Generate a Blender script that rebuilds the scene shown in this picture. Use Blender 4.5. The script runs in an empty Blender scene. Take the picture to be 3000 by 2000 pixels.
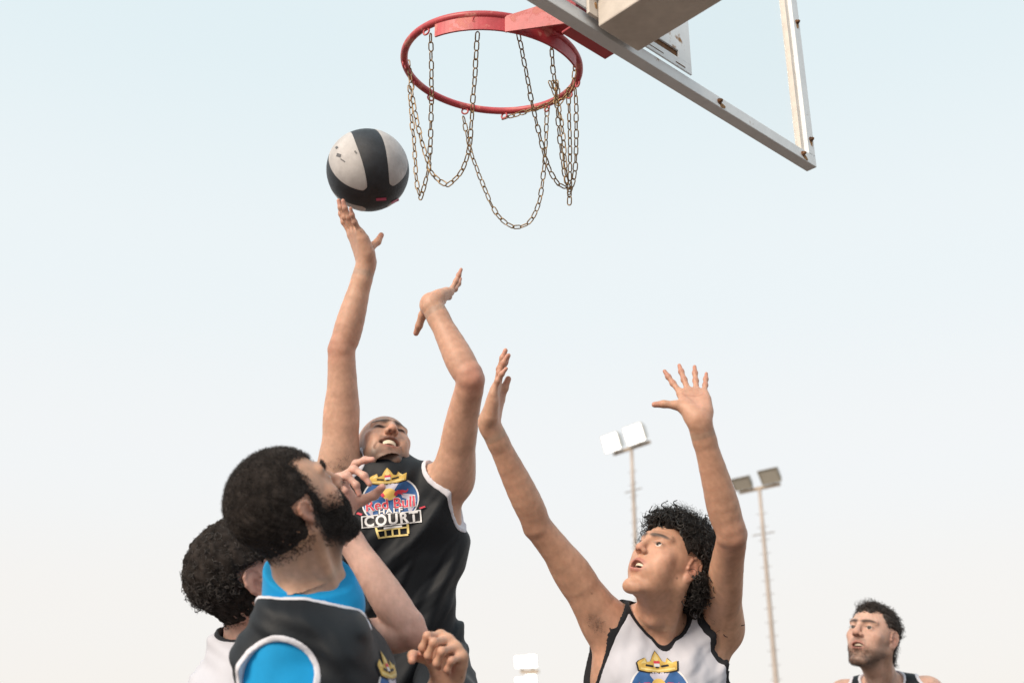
import bpy, bmesh, math, random
import numpy as np
from mathutils import Vector, Matrix
from mathutils.bvhtree import BVHTree

random.seed(7); rng = np.random.default_rng(11)
scene = bpy.context.scene
COL = scene.collection
R = math.radians

# ------------------------------------------------------------------ camera
PITCH = R(21.7); CAM_H = 1.30; LENS = 38.0
cam_d = bpy.data.cameras.new('camera'); cam = bpy.data.objects.new('camera', cam_d); COL.objects.link(cam)
cam.location = (0, 0, CAM_H); cam.rotation_euler = (R(90) + PITCH, 0, 0)
cam_d.lens = LENS; cam_d.sensor_width = 36; cam_d.clip_start = 0.05; cam_d.clip_end = 3000
cam_d.dof.use_dof = True; cam_d.dof.focus_distance = 2.85; cam_d.dof.aperture_fstop = 3.2
scene.camera = cam

# ------------------------------------------------------------------ sky and sun
SUN_EL, SUN_AZ = R(31), R(-139)          # azimuth from +Y towards +X
world = bpy.data.worlds.new('World'); scene.world = world; world.use_nodes = True
wn = world.node_tree; wn.nodes.clear()
wo = wn.nodes.new('ShaderNodeOutputWorld'); bg = wn.nodes.new('ShaderNodeBackground')
sky = wn.nodes.new('ShaderNodeTexSky'); sky.sky_type = 'NISHITA'; sky.sun_disc = False
sky.sun_elevation = SUN_EL; sky.sun_rotation = SUN_AZ
sky.air_density = 1.0; sky.dust_density = 3.5; sky.ozone_density = 1.0
tc = wn.nodes.new('ShaderNodeTexCoord'); sx = wn.nodes.new('ShaderNodeSeparateXYZ')
ramp = wn.nodes.new('ShaderNodeValToRGB')      # the milky veil of a hazy evening sky, by height above the horizon
ramp.color_ramp.interpolation = 'EASE'
e = ramp.color_ramp.elements
e[0].position = 0.0; e[0].color = (.985, .935, .875, 1)
e[1].position = 1.0; e[1].color = (.660, .810, .870, 1)
for pos, c in ((.12, (.970, .945, .912)), (.26, (.945, .965, .970)), (.42, (.895, .960, .980)), (.62, (.810, .925, .960))):
    q = e.new(pos); q.color = (*c, 1)
sc10 = wn.nodes.new('ShaderNodeVectorMath'); sc10.operation = 'SCALE'; sc10.inputs['Scale'].default_value = 10.0
mixw = wn.nodes.new('ShaderNodeMix'); mixw.data_type = 'RGBA'; mixw.inputs[0].default_value = 0.93
wn.links.new(tc.outputs['Generated'], sx.inputs[0]); wn.links.new(sx.outputs['Z'], ramp.inputs[0])
wn.links.new(ramp.outputs[0], sc10.inputs[0])
wn.links.new(sky.outputs[0], mixw.inputs[6]); wn.links.new(sc10.outputs[0], mixw.inputs[7])
wn.links.new(mixw.outputs[2], bg.inputs['Color']); bg.inputs['Strength'].default_value = 0.1
wn.links.new(bg.outputs[0], wo.inputs['Surface'])
sun_d = bpy.data.lights.new('sun', 'SUN'); sun_d.energy = 3.5; sun_d.angle = R(24); sun_d.color = (1, .84, .67)
sun = bpy.data.objects.new('sun', sun_d); COL.objects.link(sun)
sdir = Vector((math.sin(SUN_AZ) * math.cos(SUN_EL), math.cos(SUN_AZ) * math.cos(SUN_EL), math.sin(SUN_EL)))
sun.rotation_euler = sdir.to_track_quat('Z', 'Y').to_euler(); sun.location = sdir * 30
vs = scene.view_settings
vs.view_transform = 'Standard'; vs.look = 'None'; vs.exposure = 0.0; vs.gamma = 1.0; vs.use_curve_mapping = False
scene.cycles.max_bounces = 8

# ------------------------------------------------------------------ helpers
CP, SP = math.cos(PITCH), math.sin(PITCH); FPX = LENS / 36 * 3000
def at(px, py, d):
    """world point seen at a photo pixel, d metres along the view axis"""
    u = (px - 1500) / FPX * d; v = (1000 - py) / FPX * d
    return np.array([u, d * CP - v * SP, CAM_H + v * CP + d * SP])
def cv(r, u, t):
    """world direction from (right, up, towards the viewer)"""
    v = np.array([r, -u * SP - t * CP, u * CP - t * SP], float)
    return v / np.linalg.norm(v)
def nrm(v):
    v = np.asarray(v, float); return v / (np.linalg.norm(v) + 1e-12)
def tag(o, label=None, cat=None, group=None, kind=None):
    if label: o['label'] = label
    if cat: o['category'] = cat
    if group: o['group'] = group
    if kind: o['kind'] = kind
    return o
def link(name, data, parent=None):
    o = bpy.data.objects.new(name, data); COL.objects.link(o)
    if parent is not None: o.parent = parent; o.matrix_parent_inverse = Matrix.Translation(parent_loc(parent)).inverted()
    return o
_loc = {}
def parent_loc(p): return _loc.get(p.name, Vector((0, 0, 0)))
def empty(name, loc):
    o = bpy.data.objects.new(name, None); COL.objects.link(o); o.location = Vector(loc); _loc[o.name] = Vector(loc)
    o.empty_display_size = .1
    return o
def mesh_np(name, V, F, mat=None, smooth=True, cols=None):
    """mesh from numpy vertices and an (n,3) or (n,4) face array"""
    V = np.asarray(V, np.float32); F = np.asarray(F, np.int32); k = F.shape[1]
    me = bpy.data.meshes.new(name)
    me.vertices.add(len(V)); me.vertices.foreach_set('co', V.ravel())
    me.loops.add(F.size); me.loops.foreach_set('vertex_index', F.ravel())
    me.polygons.add(len(F)); me.polygons.foreach_set('loop_start', np.arange(0, F.size, k, dtype=np.int32))
    me.polygons.foreach_set('use_smooth', np.full(len(F), smooth, bool))
    me.update(calc_edges=True)
    if cols is not None:
        a = me.color_attributes.new('col', 'FLOAT_COLOR', 'POINT')
        a.data.foreach_set('color', np.concatenate([cols, np.ones((len(cols), 1))], 1).astype(np.float32).ravel())
    if mat: me.materials.append(mat)
    return me
class MB:
    """collects boxes, tubes and lathes into one mesh"""
    def __init__(s): s.bm = bmesh.new()
    def box(s, c, size, rot=None, bevel=0.0):
        M = Matrix.Translation(Vector(c))
        if rot is not None: M = M @ rot.to_4x4()
        r = bmesh.ops.create_cube(s.bm, size=1, matrix=M @ Matrix.Diagonal((*size, 1)))
        if bevel:
            es = {e for v in r['verts'] for e in v.link_edges}
            bmesh.ops.bevel(s.bm, geom=list(es), offset=bevel, segments=2, affect='EDGES', profile=.5)
        return s
    def tube(s, pts, r, n=10, closed=False, cap=True):
        pts = [Vector(p) for p in pts]; rs = r if hasattr(r, '__len__') else [r] * len(pts)
        rings = []; prev = None; m = len(pts)
        for i, p in enumerate(pts):
            t = (pts[(i + 1) % m] - pts[i - 1]) if closed or 0 < i < m - 1 else (pts[1] - pts[0] if i == 0 else pts[-1] - pts[-2])
            t.normalize()
            if prev is None: a = t.orthogonal().normalized()
            else: a = (prev - t * prev.dot(t)).normalized()
            prev = a; b = t.cross(a)
            rings.append([s.bm.verts.new(p + (a * math.cos(2 * math.pi * j / n) + b * math.sin(2 * math.pi * j / n)) * rs[i]) for j in range(n)])
        for i in range(m if closed else m - 1):
            A, B = rings[i], rings[(i + 1) % m]
            sh = 0
            if closed and i == m - 1:
                sh = min(range(n), key=lambda k: (A[0].co - B[k].co).length)
            for j in range(n):
                s.bm.faces.new((A[j], A[(j + 1) % n], B[(j + 1 + sh) % n], B[(j + sh) % n]))
        if cap and not closed:
            s.bm.faces.new(rings[0][::-1]); s.bm.faces.new(rings[-1])
        return s
    def strip(s, pts_a, pts_b, thick):
        """a bent plate between two rails, given thickness along its normal"""
        A = [Vector(p) for p in pts_a]; B = [Vector(p) for p in pts_b]; ra = []; 
        for i in range(len(A)):
            t = (A[min(i + 1, len(A) - 1)] - A[max(i - 1, 0)]).normalized(); w = (B[i] - A[i]).normalized(); nn = t.cross(w).normalized() * thick * .5
            ra.append([s.bm.verts.new(q) for q in (A[i] - nn, B[i] - nn, B[i] + nn, A[i] + nn)])
        for i in range(len(A) - 1):
            for j in range(4): s.bm.faces.new((ra[i][j], ra[i][(j + 1) % 4], ra[i + 1][(j + 1) % 4], ra[i + 1][j]))
        s.bm.faces.new(ra[0][::-1]); s.bm.faces.new(ra[-1]); return s
    def mesh(s, name, mat, smooth=False):
        bmesh.ops.recalc_face_normals(s.bm, faces=s.bm.faces)
        me = bpy.data.meshes.new(name); s.bm.to_mesh(me); s.bm.free()
        if smooth:
            for p in me.polygons: p.use_smooth = True
        if mat: me.materials.append(mat)
        return me
    def build(s, name, mat, parent=None, smooth=False): return link(name, s.mesh(name, mat, smooth), parent)

# ------------------------------------------------------------------ materials
def material(name):
    m = bpy.data.materials.new(name); m.use_nodes = True
    return m, m.node_tree, m.node_tree.nodes['Principled BSDF']
def node(nt, t, **kw):
    n = nt.nodes.new(t)
    for k, v in kw.items():
        if k in n.inputs.keys(): n.inputs[k].default_value = v
        else: setattr(n, k, v)
    return n
def noise(nt, scale, detail=4, rough=.55, dist=0):
    tcn = node(nt, 'ShaderNodeTexCoord'); n = node(nt, 'ShaderNodeTexNoise'); n.inputs['Scale'].default_value = scale
    n.inputs['Detail'].default_value = detail; n.inputs['Roughness'].default_value = rough; n.inputs['Distortion'].default_value = dist
    nt.links.new(tcn.outputs['Object'], n.inputs['Vector']); return n
def rampn(nt, src, stops):
    r = node(nt, 'ShaderNodeValToRGB'); el = r.color_ramp.elements
    while len(el) < len(stops): el.new(.5)
    for q, (p, c) in zip(el, stops): q.position = p; q.color = (*c, 1) if len(c) == 3 else c
    nt.links.new(src, r.inputs[0]); return r
def bump(nt, bs, src, strength, dist):
    b = node(nt, 'ShaderNodeBump'); b.inputs['Strength'].default_value = strength; b.inputs['Distance'].default_value = dist
    nt.links.new(src, b.inputs['Height']); nt.links.new(b.outputs[0], bs.inputs['Normal']); return b
def mixc(nt, fac, a, b):
    m = node(nt, 'ShaderNodeMix'); m.data_type = 'RGBA'
    for s, i in ((fac, 0), (a, 6), (b, 7)):
        if hasattr(s, 'links'): nt.links.new(s, m.inputs[i])
        else: m.inputs[i].default_value = s if i == 0 else (*s, 1)
    return m.outputs[2]
def plain(name, col, rough=.5, metal=0, var=.12, scale=30, spec=.5, bmp=0, bscale=200, sheen=0):
    m, nt, b = material(name); n = noise(nt, scale)
    lo = tuple(c * (1 - var) for c in col); hi = tuple(min(1, c * (1 + var)) for c in col)
    r = rampn(nt, n.outputs[0], [(.3, lo), (.7, hi)]); nt.links.new(r.outputs[0], b.inputs['Base Color'])
    b.inputs['Roughness'].default_value = rough; b.inputs['Metallic'].default_value = metal; b.inputs['Specular IOR Level'].default_value = spec
    if sheen: b.inputs['Sheen Weight'].default_value = sheen; b.inputs['Sheen Roughness'].default_value = .4
    if bmp: bump(nt, b, noise(nt, bscale, 3).outputs[0], bmp, .002)
    return m
def fabric(name, col, var=.08, sheen=.25, rough=.78):
    m, nt, b = material(name); n = noise(nt, 18, 3)
    r = rampn(nt, n.outputs[0], [(.3, tuple(c * (1 - var) for c in col)), (.7, tuple(min(1, c * (1 + var)) for c in col))])
    v = node(nt, 'ShaderNodeTexVoronoi'); v.inputs['Scale'].default_value = 420
    tcn = node(nt, 'ShaderNodeTexCoord'); nt.links.new(tcn.outputs['Object'], v.inputs['Vector'])
    nt.links.new(r.outputs[0], b.inputs['Base Color']); b.inputs['Roughness'].default_value = rough
    b.inputs['Sheen Weight'].default_value = sheen; b.inputs['Sheen Roughness'].default_value = .35; b.inputs['Specular IOR Level'].default_value = .3
    bump(nt, b, v.outputs['Distance'], .25, .001); return m
def skin_mat(name):
    m, nt, b = material(name)
    a = node(nt, 'ShaderNodeVertexColor', layer_name='col'); n = noise(nt, 70, 5, .6); n2 = noise(nt, 420, 3)
    f = rampn(nt, n.outputs[0], [(.25, (.88, .86, .85)), (.75, (1.1, 1.1, 1.1))])
    mm = node(nt, 'ShaderNodeMix'); mm.data_type = 'RGBA'; mm.blend_type = 'MULTIPLY'; mm.inputs[0].default_value = 1
    nt.links.new(a.outputs[0], mm.inputs[6]); nt.links.new(f.outputs[0], mm.inputs[7]); nt.links.new(mm.outputs[2], b.inputs['Base Color'])
    b.inputs['Roughness'].default_value = .48; b.inputs['Specular IOR Level'].default_value = .42
    b.inputs['Subsurface Weight'].default_value = .22; b.inputs['Subsurface Radius'].default_value = (1, .35, .2); b.inputs['Subsurface Scale'].default_value = .006
    rr = rampn(nt, n.outputs[0], [(.3, (.40,) * 3), (.7, (.60,) * 3)]); nt.links.new(rr.outputs[0], b.inputs['Roughness'])
    bump(nt, b, n2.outputs[0], .18, .0012); return m
def paint_rust(name, col, rust=(.20, .075, .025), amount=.60, rough=.45, var=.1, scale=9, dirt=(.30, .26, .22)):
    m, nt, b = material(name); n = noise(nt, scale, 8, .65); n2 = noise(nt, 26, 5, .6); n3 = noise(nt, 2.5, 3)
    base = rampn(nt, n2.outputs[0], [(.3, tuple(c * (1 - var) for c in col)), (.7, tuple(min(1, c * (1 + var)) for c in col))])
    dm = rampn(nt, n3.outputs[0], [(.45, (0, 0, 0)), (.75, (.35, .35, .35))]); c1 = mixc(nt, dm.outputs[0], base.outputs[0], dirt)
    rm = rampn(nt, n.outputs[0], [(amount, (0, 0, 0)), (amount + .05, (1, 1, 1))])
    c2 = mixc(nt, rm.outputs[0], c1, rust); nt.links.new(c2, b.inputs['Base Color'])
    rr = rampn(nt, rm.outputs[0], [(0, (rough,) * 3), (1, (.85,) * 3)]); nt.links.new(rr.outputs[0], b.inputs['Roughness'])
    bump(nt, b, n.outputs[0], .15, .004); return m
def emit(name, col, s):
    m, nt, b = material(name); b.inputs['Base Color'].default_value = (*col, 1)
    b.inputs['Emission Color'].default_value = (*col, 1); b.inputs['Emission Strength'].default_value = s; return m
M = {}
M['white_paint'] = paint_rust('white_paint', (.82, .86, .90), amount=.655, rust=(.34, .19, .09), var=.05, dirt=(.52, .52, .52))
M['warm_lit_paint'] = paint_rust('warm_lit_paint', (.74, .68, .62), amount=.72, rust=(.26, .12, .04))  # cream tint is warm sunlight from the left, put into the colour
M['rust'] = paint_rust('rust', (.22, .10, .04), amount=.5, rust=(.10, .05, .03), rough=.8, scale=60, var=.3)
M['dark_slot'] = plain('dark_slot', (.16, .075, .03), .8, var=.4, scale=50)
M['red_paint'] = paint_rust('red_paint', (.54, .068, .085), rust=(.66, .24, .21), amount=.55, rough=.42, var=.16, scale=18, dirt=(.42, .10, .09))
M['chain'] = plain('chain', (.34, .225, .115), .42, metal=.55, var=.5, scale=90, bmp=.3, bscale=500)
M['grey_steel'] = plain('grey_steel', (.40, .37, .35), .5, metal=.3, var=.15)
M['pole'] = plain('pole', (.46, .40, .36), .6, var=.12, scale=3)
M['lamp_body'] = plain('lamp_body', (.28, .25, .20), .55, metal=.2, var=.2)
M['lamp_body_bloom'] = plain('lamp_body_bloom', (.80, .78, .74), .5, var=.05)  # bloom around lit lamps, painted as a pale housing colour
M['lamp_bar'] = plain('lamp_bar', (.42, .33, .24), .6, var=.2)
M['lamp_glass_off'] = plain('lamp_glass_off', (.34, .32, .28), .2, var=.15)
M['lamp_lit'] = emit('lamp_lit', (1, .985, .95), 2.8)
M['ball_black'] = plain('ball_black', (.022, .026, .034), .5, var=.3, scale=40, bmp=.5, bscale=900)
M['ball_grey'] = plain('ball_grey', (.55, .53, .53), .55, var=.16, scale=25, bmp=.5, bscale=900)
M['ball_pink'] = plain('ball_pink', (.50, .07, .16), .5)
M['ball_mark'] = plain('ball_mark', (.12, .12, .13), .5)
M['skin'] = skin_mat('skin')
M['black_fabric'] = fabric('black_fabric', (.0105, .0135, .018), sheen=.05, rough=.60)
M['white_fabric'] = fabric('white_fabric', (.57, .58, .65), var=.03)
M['trim_white'] = fabric('trim_white', (.68, .68, .75), var=.03)
M['trim_black'] = fabric('trim_black', (.012, .013, .017), sheen=.1)
M['blue_fabric'] = fabric('blue_fabric', (.006, .30, .64), var=.08)
M['grey_fabric'] = fabric('grey_fabric', (.34, .37, .38), var=.08)
M['hair_black'] = plain('hair_black', (.040, .034, .032), .45, var=.6, scale=60, spec=.5)
M['hair_jet'] = plain('hair_jet', (.017, .014, .013), .42, var=.5, scale=60, spec=.5)
M['hair_mass'] = plain('hair_mass', (.028, .023, .021), .9, var=.6, scale=45, spec=.1)
M['hair_brown'] = plain('hair_brown', (.040, .029, .024), .45, var=.5, scale=60, spec=.5)
M['tooth'] = plain('tooth', (.80, .70, .56), .3, var=.05)
M['eye_white'] = plain('eye_white', (.78, .75, .72), .15, var=.03)
M['iris'] = plain('iris', (.030, .018, .012), .12, var=.2)
M['shoe'] = plain('shoe', (.05, .05, .055), .6, var=.2)
M['gold'] = plain('gold', (.66, .44, .10), .55, var=.22, scale=60)
M['gold_light'] = plain('gold_light', (.80, .64, .26), .55, var=.12, scale=60)
M['print_blue'] = plain('print_blue', (.035, .13, .36), .6, var=.12, scale=40)
M['print_navy'] = plain('print_navy', (.012, .016, .045), .6)
M['print_lilac'] = plain('print_lilac', (.60, .58, .70), .6, var=.08, scale=40)
M['print_white'] = plain('print_white', (.78, .78, .80), .6, var=.03)
M['print_red'] = plain('print_red', (.70, .055, .095), .6, var=.1, scale=40)
M['print_yellow'] = plain('print_yellow', (.85, .58, .16), .6, var=.08)
M['print_black'] = plain('print_black', (.012, .012, .015), .6)
def glass_mat():
    m, nt, b = material('clear_acrylic'); out = nt.nodes['Material Output']; nt.nodes.remove(b)
    t = node(nt, 'ShaderNodeBsdfTransparent'); t.inputs[0].default_value = (.985, .99, .99, 1)
    g = node(nt, 'ShaderNodeBsdfGlossy'); g.inputs['Roughness'].default_value = .06
    mx = node(nt, 'ShaderNodeMixShader'); mx.inputs[0].default_value = .02; nt.links.new(t.outputs[0], mx.inputs[1]); nt.links.new(g.outputs[0], mx.inputs[2])
    nt.links.new(mx.outputs[0], out.inputs[0]); return m
M['acrylic'] = glass_mat()

# ------------------------------------------------------------------ ground
def ground_mat():
    m, nt, b = material('court_surface'); n = noise(nt, .35, 6); n2 = noise(nt, 120, 3)
    r = rampn(nt, n.outputs[0], [(.3, (.105, .082, .068)), (.7, (.135, .105, .088))]); nt.links.new(r.outputs[0], b.inputs['Base Color'])
    b.inputs['Roughness'].default_value = .85; bump(nt, b, n2.outputs[0], .3, .003); return m
bmg = bmesh.new(); bmesh.ops.create_grid(bmg, x_segments=40, y_segments=40, size=1500)
mg = bpy.data.meshes.new('ground'); bmg.to_mesh(mg); bmg.free(); mg.materials.append(ground_mat())
tag(link('ground', mg), kind='structure')
# ------------------------------------------------------------------ the basket
PHI = R(42.3); RC = Vector((-.054, 2.405, 3.045)); HB = 2.905
T_ = Vector((math.cos(PHI), math.sin(PHI), 0)); N_ = Vector((-T_.y, T_.x, 0)); Z_ = Vector((0, 0, 1))
BR = Matrix((T_, N_, Z_)).transposed()               # board frame: x along the board, y towards the court, z up
def bp(s, off, z): return RC + T_ * s + N_ * off + Z_ * (z - 3.05)
hoop = empty('basketball_hoop', bp(0, -2.2, 0)); tag(hoop, 'red rimmed basketball hoop on a rusty white framed clear backboard with box beam', 'basketball hoop')
TILT = R(5.7)
def ring_pt(a, r=.2335, dz=0): return RC + T_ * (r * math.cos(a)) + (N_ * math.cos(TILT) + Z_ * math.sin(TILT)) * (r * math.sin(a)) + Z_ * dz
FRONT, BACK = -.385, -.418                            # frame front and back faces
HW, TOPZ, RW = .868, 3.955, .034
mid = (FRONT + BACK) / 2; dep = FRONT - BACK
def hbox(name, s0, s1, o0, o1, z0, z1, mat, parent, bev=.002):
    mb = MB(); mb.box(bp((s0 + s1) / 2, (o0 + o1) / 2, (z0 + z1) / 2), (abs(s1 - s0), abs(o1 - o0), abs(z1 - z0)), BR, bev); return mb.build(name, M[mat], parent)
frame_b = hbox('bottom_rail', -HW, HW, FRONT, BACK, HB, HB + RW, 'white_paint', hoop)
hbox('top_rail', -HW, HW, FRONT, BACK, TOPZ - RW, TOPZ, 'white_paint', hoop)
for s in (-1, 1):
    hbox('side_rail', s * (HW - RW), s * HW, FRONT, BACK, HB + RW, TOPZ - RW, 'white_paint', hoop)
    hbox('side_lip', s * (HW - RW - .016), s * (HW - RW), FRONT - .002, FRONT - .020, HB + RW, TOPZ - RW, 'warm_lit_paint', hoop, .001)
hbox('bottom_lip', -HW + RW, HW - RW, FRONT - .002, FRONT - .012, HB + RW, HB + RW + .006, 'white_paint', hoop, .001)
hbox('pane', -HW + RW + .017, HW - RW - .017, FRONT - .003, FRONT - .009, HB + RW + .007, TOPZ - RW, 'acrylic', hoop, .0005)
# white stiffening plate behind the rim: strips around real slots
def plate():
    mb = MB(); o = -.425
    def pb(s0, s1, z0, z1): mb.box(bp((s0 + s1) / 2, o, (z0 + z1) / 2), (s1 - s0, .005, z1 - z0), BR, .0006)
    pb(-.30, .30, HB + .036, HB + .064); pb(-.30, -.25, HB + .064, 3.36); pb(.25, .30, HB + .064, 3.36)
    pb(-.25, -.125, HB + .086, 3.36); pb(.125, .25, HB + .086, 3.36); pb(-.125, .125, HB + .064, 3.36)
    pb(-.25, .25, 3.36, 3.42)
    return mb.build('back_plate', M['white_paint'], hoop)
pl = plate()
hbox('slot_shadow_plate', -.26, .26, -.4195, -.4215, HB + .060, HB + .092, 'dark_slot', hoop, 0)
for s in (-1, 1):
    hbox('scored_seam', s * .15 - .04, s * .15 + .04, -.4275, -.4285, HB + .046, HB + .0475, 'dark_slot', pl, 0)
    hbox('scored_seam', s * .255 - .018, s * .255 + .018, -.4275, -.4285, HB + .044, HB + .0465, 'dark_slot', pl, 0)
# beam, its end flange and bolts
hbox('beam_flange', -.085, .085, -.428, -.437, HB + .018, HB + .33, 'warm_lit_paint', hoop, .0015)
BW = .058
hbox('support_beam', -BW, BW + .022, -.438, -2.2, HB - .010, HB + .17, 'warm_lit_paint', hoop, .004)
hbox('support_post', -.09, .09, -2.201, -2.38, 0.0, HB + .30, 'warm_lit_paint', hoop, .006)
def bolt(c, axis, parent, r=.008):
    mb = MB(); a = Vector(axis)
    mb.tube([Vector(c), Vector(c) + a * .003], r * 1.35, 14); mb.tube([Vector(c) + a * .0031, Vector(c) + a * .008], r, 6); mb.tube([Vector(c) + a * .0082, Vector(c) + a * .011], r * .5, 8)
    return mb.build('bolt', M['rust'], parent)
for s in (-1, 1):
    for z in (.075, .16, .26): bolt(bp(s * .072, -.4372, HB + z), -N_, hoop)
for s in (-.80, -.335, .42, .80): bolt(bp(s, BACK - .0002, HB + .017), -N_, hoop, .0058)
for z in (2.99, 3.40, 3.80):
    for s in (-1, 1): bolt(bp(s * (HW - .017), BACK - .0002, z), -N_, hoop, .0058)
def stain(s, z, w, h, side=BACK):
    bm = bmesh.new(); vs_ = []
    for j in range(11):
        a = 2 * math.pi * j / 11; k = random.uniform(.55, 1.1)
        vs_.append(bm.verts.new(bp(s + math.cos(a) * w * k, side - .0012, z + math.sin(a) * h * k - (h * .4 if math.sin(a) < -.5 else 0))))
    f = bm.faces.new(vs_); ex = bmesh.ops.extrude_face_region(bm, geom=[f]); bmesh.ops.translate(bm, vec=N_ * .001, verts=[v for v in ex['geom'] if isinstance(v, bmesh.types.BMVert)])
    bmesh.ops.recalc_face_normals(bm, faces=bm.faces); me = bpy.data.meshes.new('rust_stain'); bm.to_mesh(me); bm.free(); me.materials.append(M['stain']); return link('rust_stain', me, hoop)
M['stain'] = plain('rust_stain', (.36, .20, .085), .85, var=.5, scale=160)
for s in (-.80, -.335, .42, .80): stain(s + .012, HB + .011, .014, .007)
for z in (2.985, 3.395, 3.795): stain(HW - .015, z, .008, .013)
stain(-.16, HB + .052, .016, .009, -.4268); stain(-.062, HB + .05, .005, .008, -.437)
# the rim
ring = MB().tube([ring_pt(2 * math.pi * i / 96) for i in range(96)], .0098, 14, closed=True).build('rim', M['red_paint'], hoop, True)
arc = [R(-168 + i * 104 / 40) for i in range(41)]
MB().strip([ring_pt(a, .2345, -.008) for a in arc], [ring_pt(a, .2345, -.046) for a in arc], .005).build('rim_band', M['red_paint'], ring)
mb = MB()                                            # gussets and the mounting block between band and board
for s in (-1,):
    a0 = R(-90 - 33)
    p0, p1 = ring_pt(a0, .2375, -.004), ring_pt(a0, .2375, -.050)
    q0 = bp(s * .068, FRONT + .045, 3.03); q1 = bp(s * .068, FRONT + .045, 2.955)
    mb.strip([p0, q0], [p1, q1], .005)
    mb.strip([q0, bp(s * .068, FRONT + .001, 3.03)], [q1, bp(s * .068, FRONT + .001, 2.93)], .005)
mb.build('rim_gusset', M['red_paint'], ring)
hbox('mounting_block', -.075, .075, FRONT + .0005, FRONT + .048, 2.926, 2.932, 'red_paint', ring, .001)
hbox('mounting_plate', -.075, .075, FRONT + .0005, FRONT + .008, 2.933, 3.06, 'red_paint', ring, .001)
hbox('top_web', -.066, .030, FRONT + .009, FRONT + .16, 3.030, 3.036, 'red_paint', ring, .001)

# ------------------------------------------------------------------ chain net
def link_mesh():
    L, W, w = .0268, .0152, .00175; pts = []; h = L / 2 - W / 2
    for i in range(8): a = math.pi * i / 7; pts.append((math.cos(a) * (W / 2 - w), 0, h + math.sin(a) * (W / 2 - w)))
    for i in range(8): a = math.pi + math.pi * i / 7; pts.append((math.cos(a) * (W / 2 - w), 0, -h + math.sin(a) * (W / 2 - w)))
    return MB().tube(pts, w, 6, closed=True).mesh('chain_link', M['chain'], True)
LINK = link_mesh()
net = empty('chain_net', ring_pt(0)); tag(net, 'rusty brass coloured chain net dangling in loops from the red rim', 'chain net')
def ring_at(px, py):
    """the point of the rim closest to a photo pixel"""
    best = None
    for i in range(720):
        p = ring_pt(R(i / 2)); d = p.y * CP + (p.z - CAM_H) * SP; v = -p.y * SP + (p.z - CAM_H) * CP
        e_ = (1500 + FPX * p.x / d - px) ** 2 + (1000 - FPX * v / d - py) ** 2
        if best is None or e_ < best[0]: best = (e_, R(i / 2), d)
    return best[1], best[2]
def chain(pix, d0, d1, spin=0.0):
    n = len(pix); cum = [0]
    for i in range(1, n): cum.append(cum[-1] + math.dist(pix[i], pix[i - 1]))
    P = [Vector(at(x, y, d0 + (d1 - d0) * c / cum[-1])) for (x, y), c in zip(pix, cum)]
    fine = []
    for i in range(n - 1):                           # Catmull-Rom through the points
        a, b, c, d = P[max(i - 1, 0)], P[i], P[i + 1], P[min(i + 2, n - 1)]
        for k in range(24):
            t = k / 24; fine.append(.5 * ((2 * b) + (c - a) * t + (2 * a - 5 * b + 4 * c - d) * t * t + (3 * b - a - 3 * c + d) * t ** 3))
    fine.append(P[-1]); step = .0203; acc = 0; last = fine[0]; j = 0; side = None
    out = [(fine[0], fine[1] - fine[0])]
    for p in fine[1:]:
        acc += (p - last).length; last_dir = p - last; last = p
        if acc >= step: acc = 0; out.append((p, last_dir))
    for p, t in out:
        t = t.normalized() if t.length > 1e-9 else Vector((0, 0, 1))
        ref = cam.location - p; ref = (ref - t * ref.dot(t)).normalized()
        ang = spin + (R(35) if j % 2 else R(125)) + random.uniform(-.3, .3)
        y = ref * math.cos(ang) + t.cross(ref) * math.sin(ang); x = y.cross(t)
        o = link('link', LINK, net); m = Matrix((x, y, t)).transposed().to_4x4(); m.translation = p + Vector((random.uniform(-1, 1), 0, random.uniform(-1, 1))) * .0006
        o.location = m.translation; o.rotation_euler = m.to_euler(); j += 1
near = ring_at(1398, 95)[1]; far = ring_at(1440, 330)[1]; lft = ring_at(1190, 200)[1]; rgt = ring_at(1695, 200)[1]; cen = (near + far) / 2
dA = ring_at(1262, 95)[1]; dC = ring_at(1523, 70)[1]; dD = ring_at(1616, 100)[1]; dE = ring_at(1188, 263)[1]; dF = ring_at(1358, 330)[1]
chain([(1262, 112), (1264, 210), (1264, 312), (1260, 440), (1254, 500), (1240, 556), (1233, 578)], dA, cen)
chain([(1398, 108), (1392, 210), (1384, 312), (1375, 428), (1353, 500), (1322, 534), (1306, 540), (1284, 526), (1264, 504), (1247, 455), (1219, 345), (1206, 260), (1197, 182)], near, lft)
chain([(1520, 108), (1532, 165), (1558, 299), (1576, 379), (1599, 468), (1630, 531), (1661, 553)], dC, cen)
chain([(1616, 132), (1620, 200), (1628, 263), (1634, 348), (1650, 482), (1666, 553)], dD, cen)
chain([(1200, 262), (1206, 348), (1213, 415), (1221, 535), (1233, 580)], dE, cen)
chain([(1360, 352), (1366, 384), (1375, 428), (1390, 475), (1416, 544), (1451, 620), (1487, 656), (1518, 665), (1554, 647), (1581, 585), (1594, 491), (1599, 415), (1603, 318)], dF, (far + rgt) / 2)
chain([(1480, 346), (1532, 330), (1598, 308), (1628, 290)], far, (far + rgt) / 2)
chain([(1665, 270), (1668, 357), (1670, 491), (1668, 596)], rgt, cen)
chain([(1686, 270), (1688, 321), (1688, 430), (1683, 513), (1668, 562)], rgt, cen)
chain([(1636, 300), (1648, 380), (1655, 470), (1661, 540)], (far + rgt) / 2, cen)
chain([(1684, 195), (1680, 235), (1664, 272), (1640, 300)], rgt, rgt)
for k in range(3): chain([(1614 + 9 * k, 248), (1624 + 5 * k, 272), (1632 - 3 * k, 300)], (far + rgt) / 2 - .01 * k, (far + rgt) / 2 - .012 * k, k)
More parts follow.
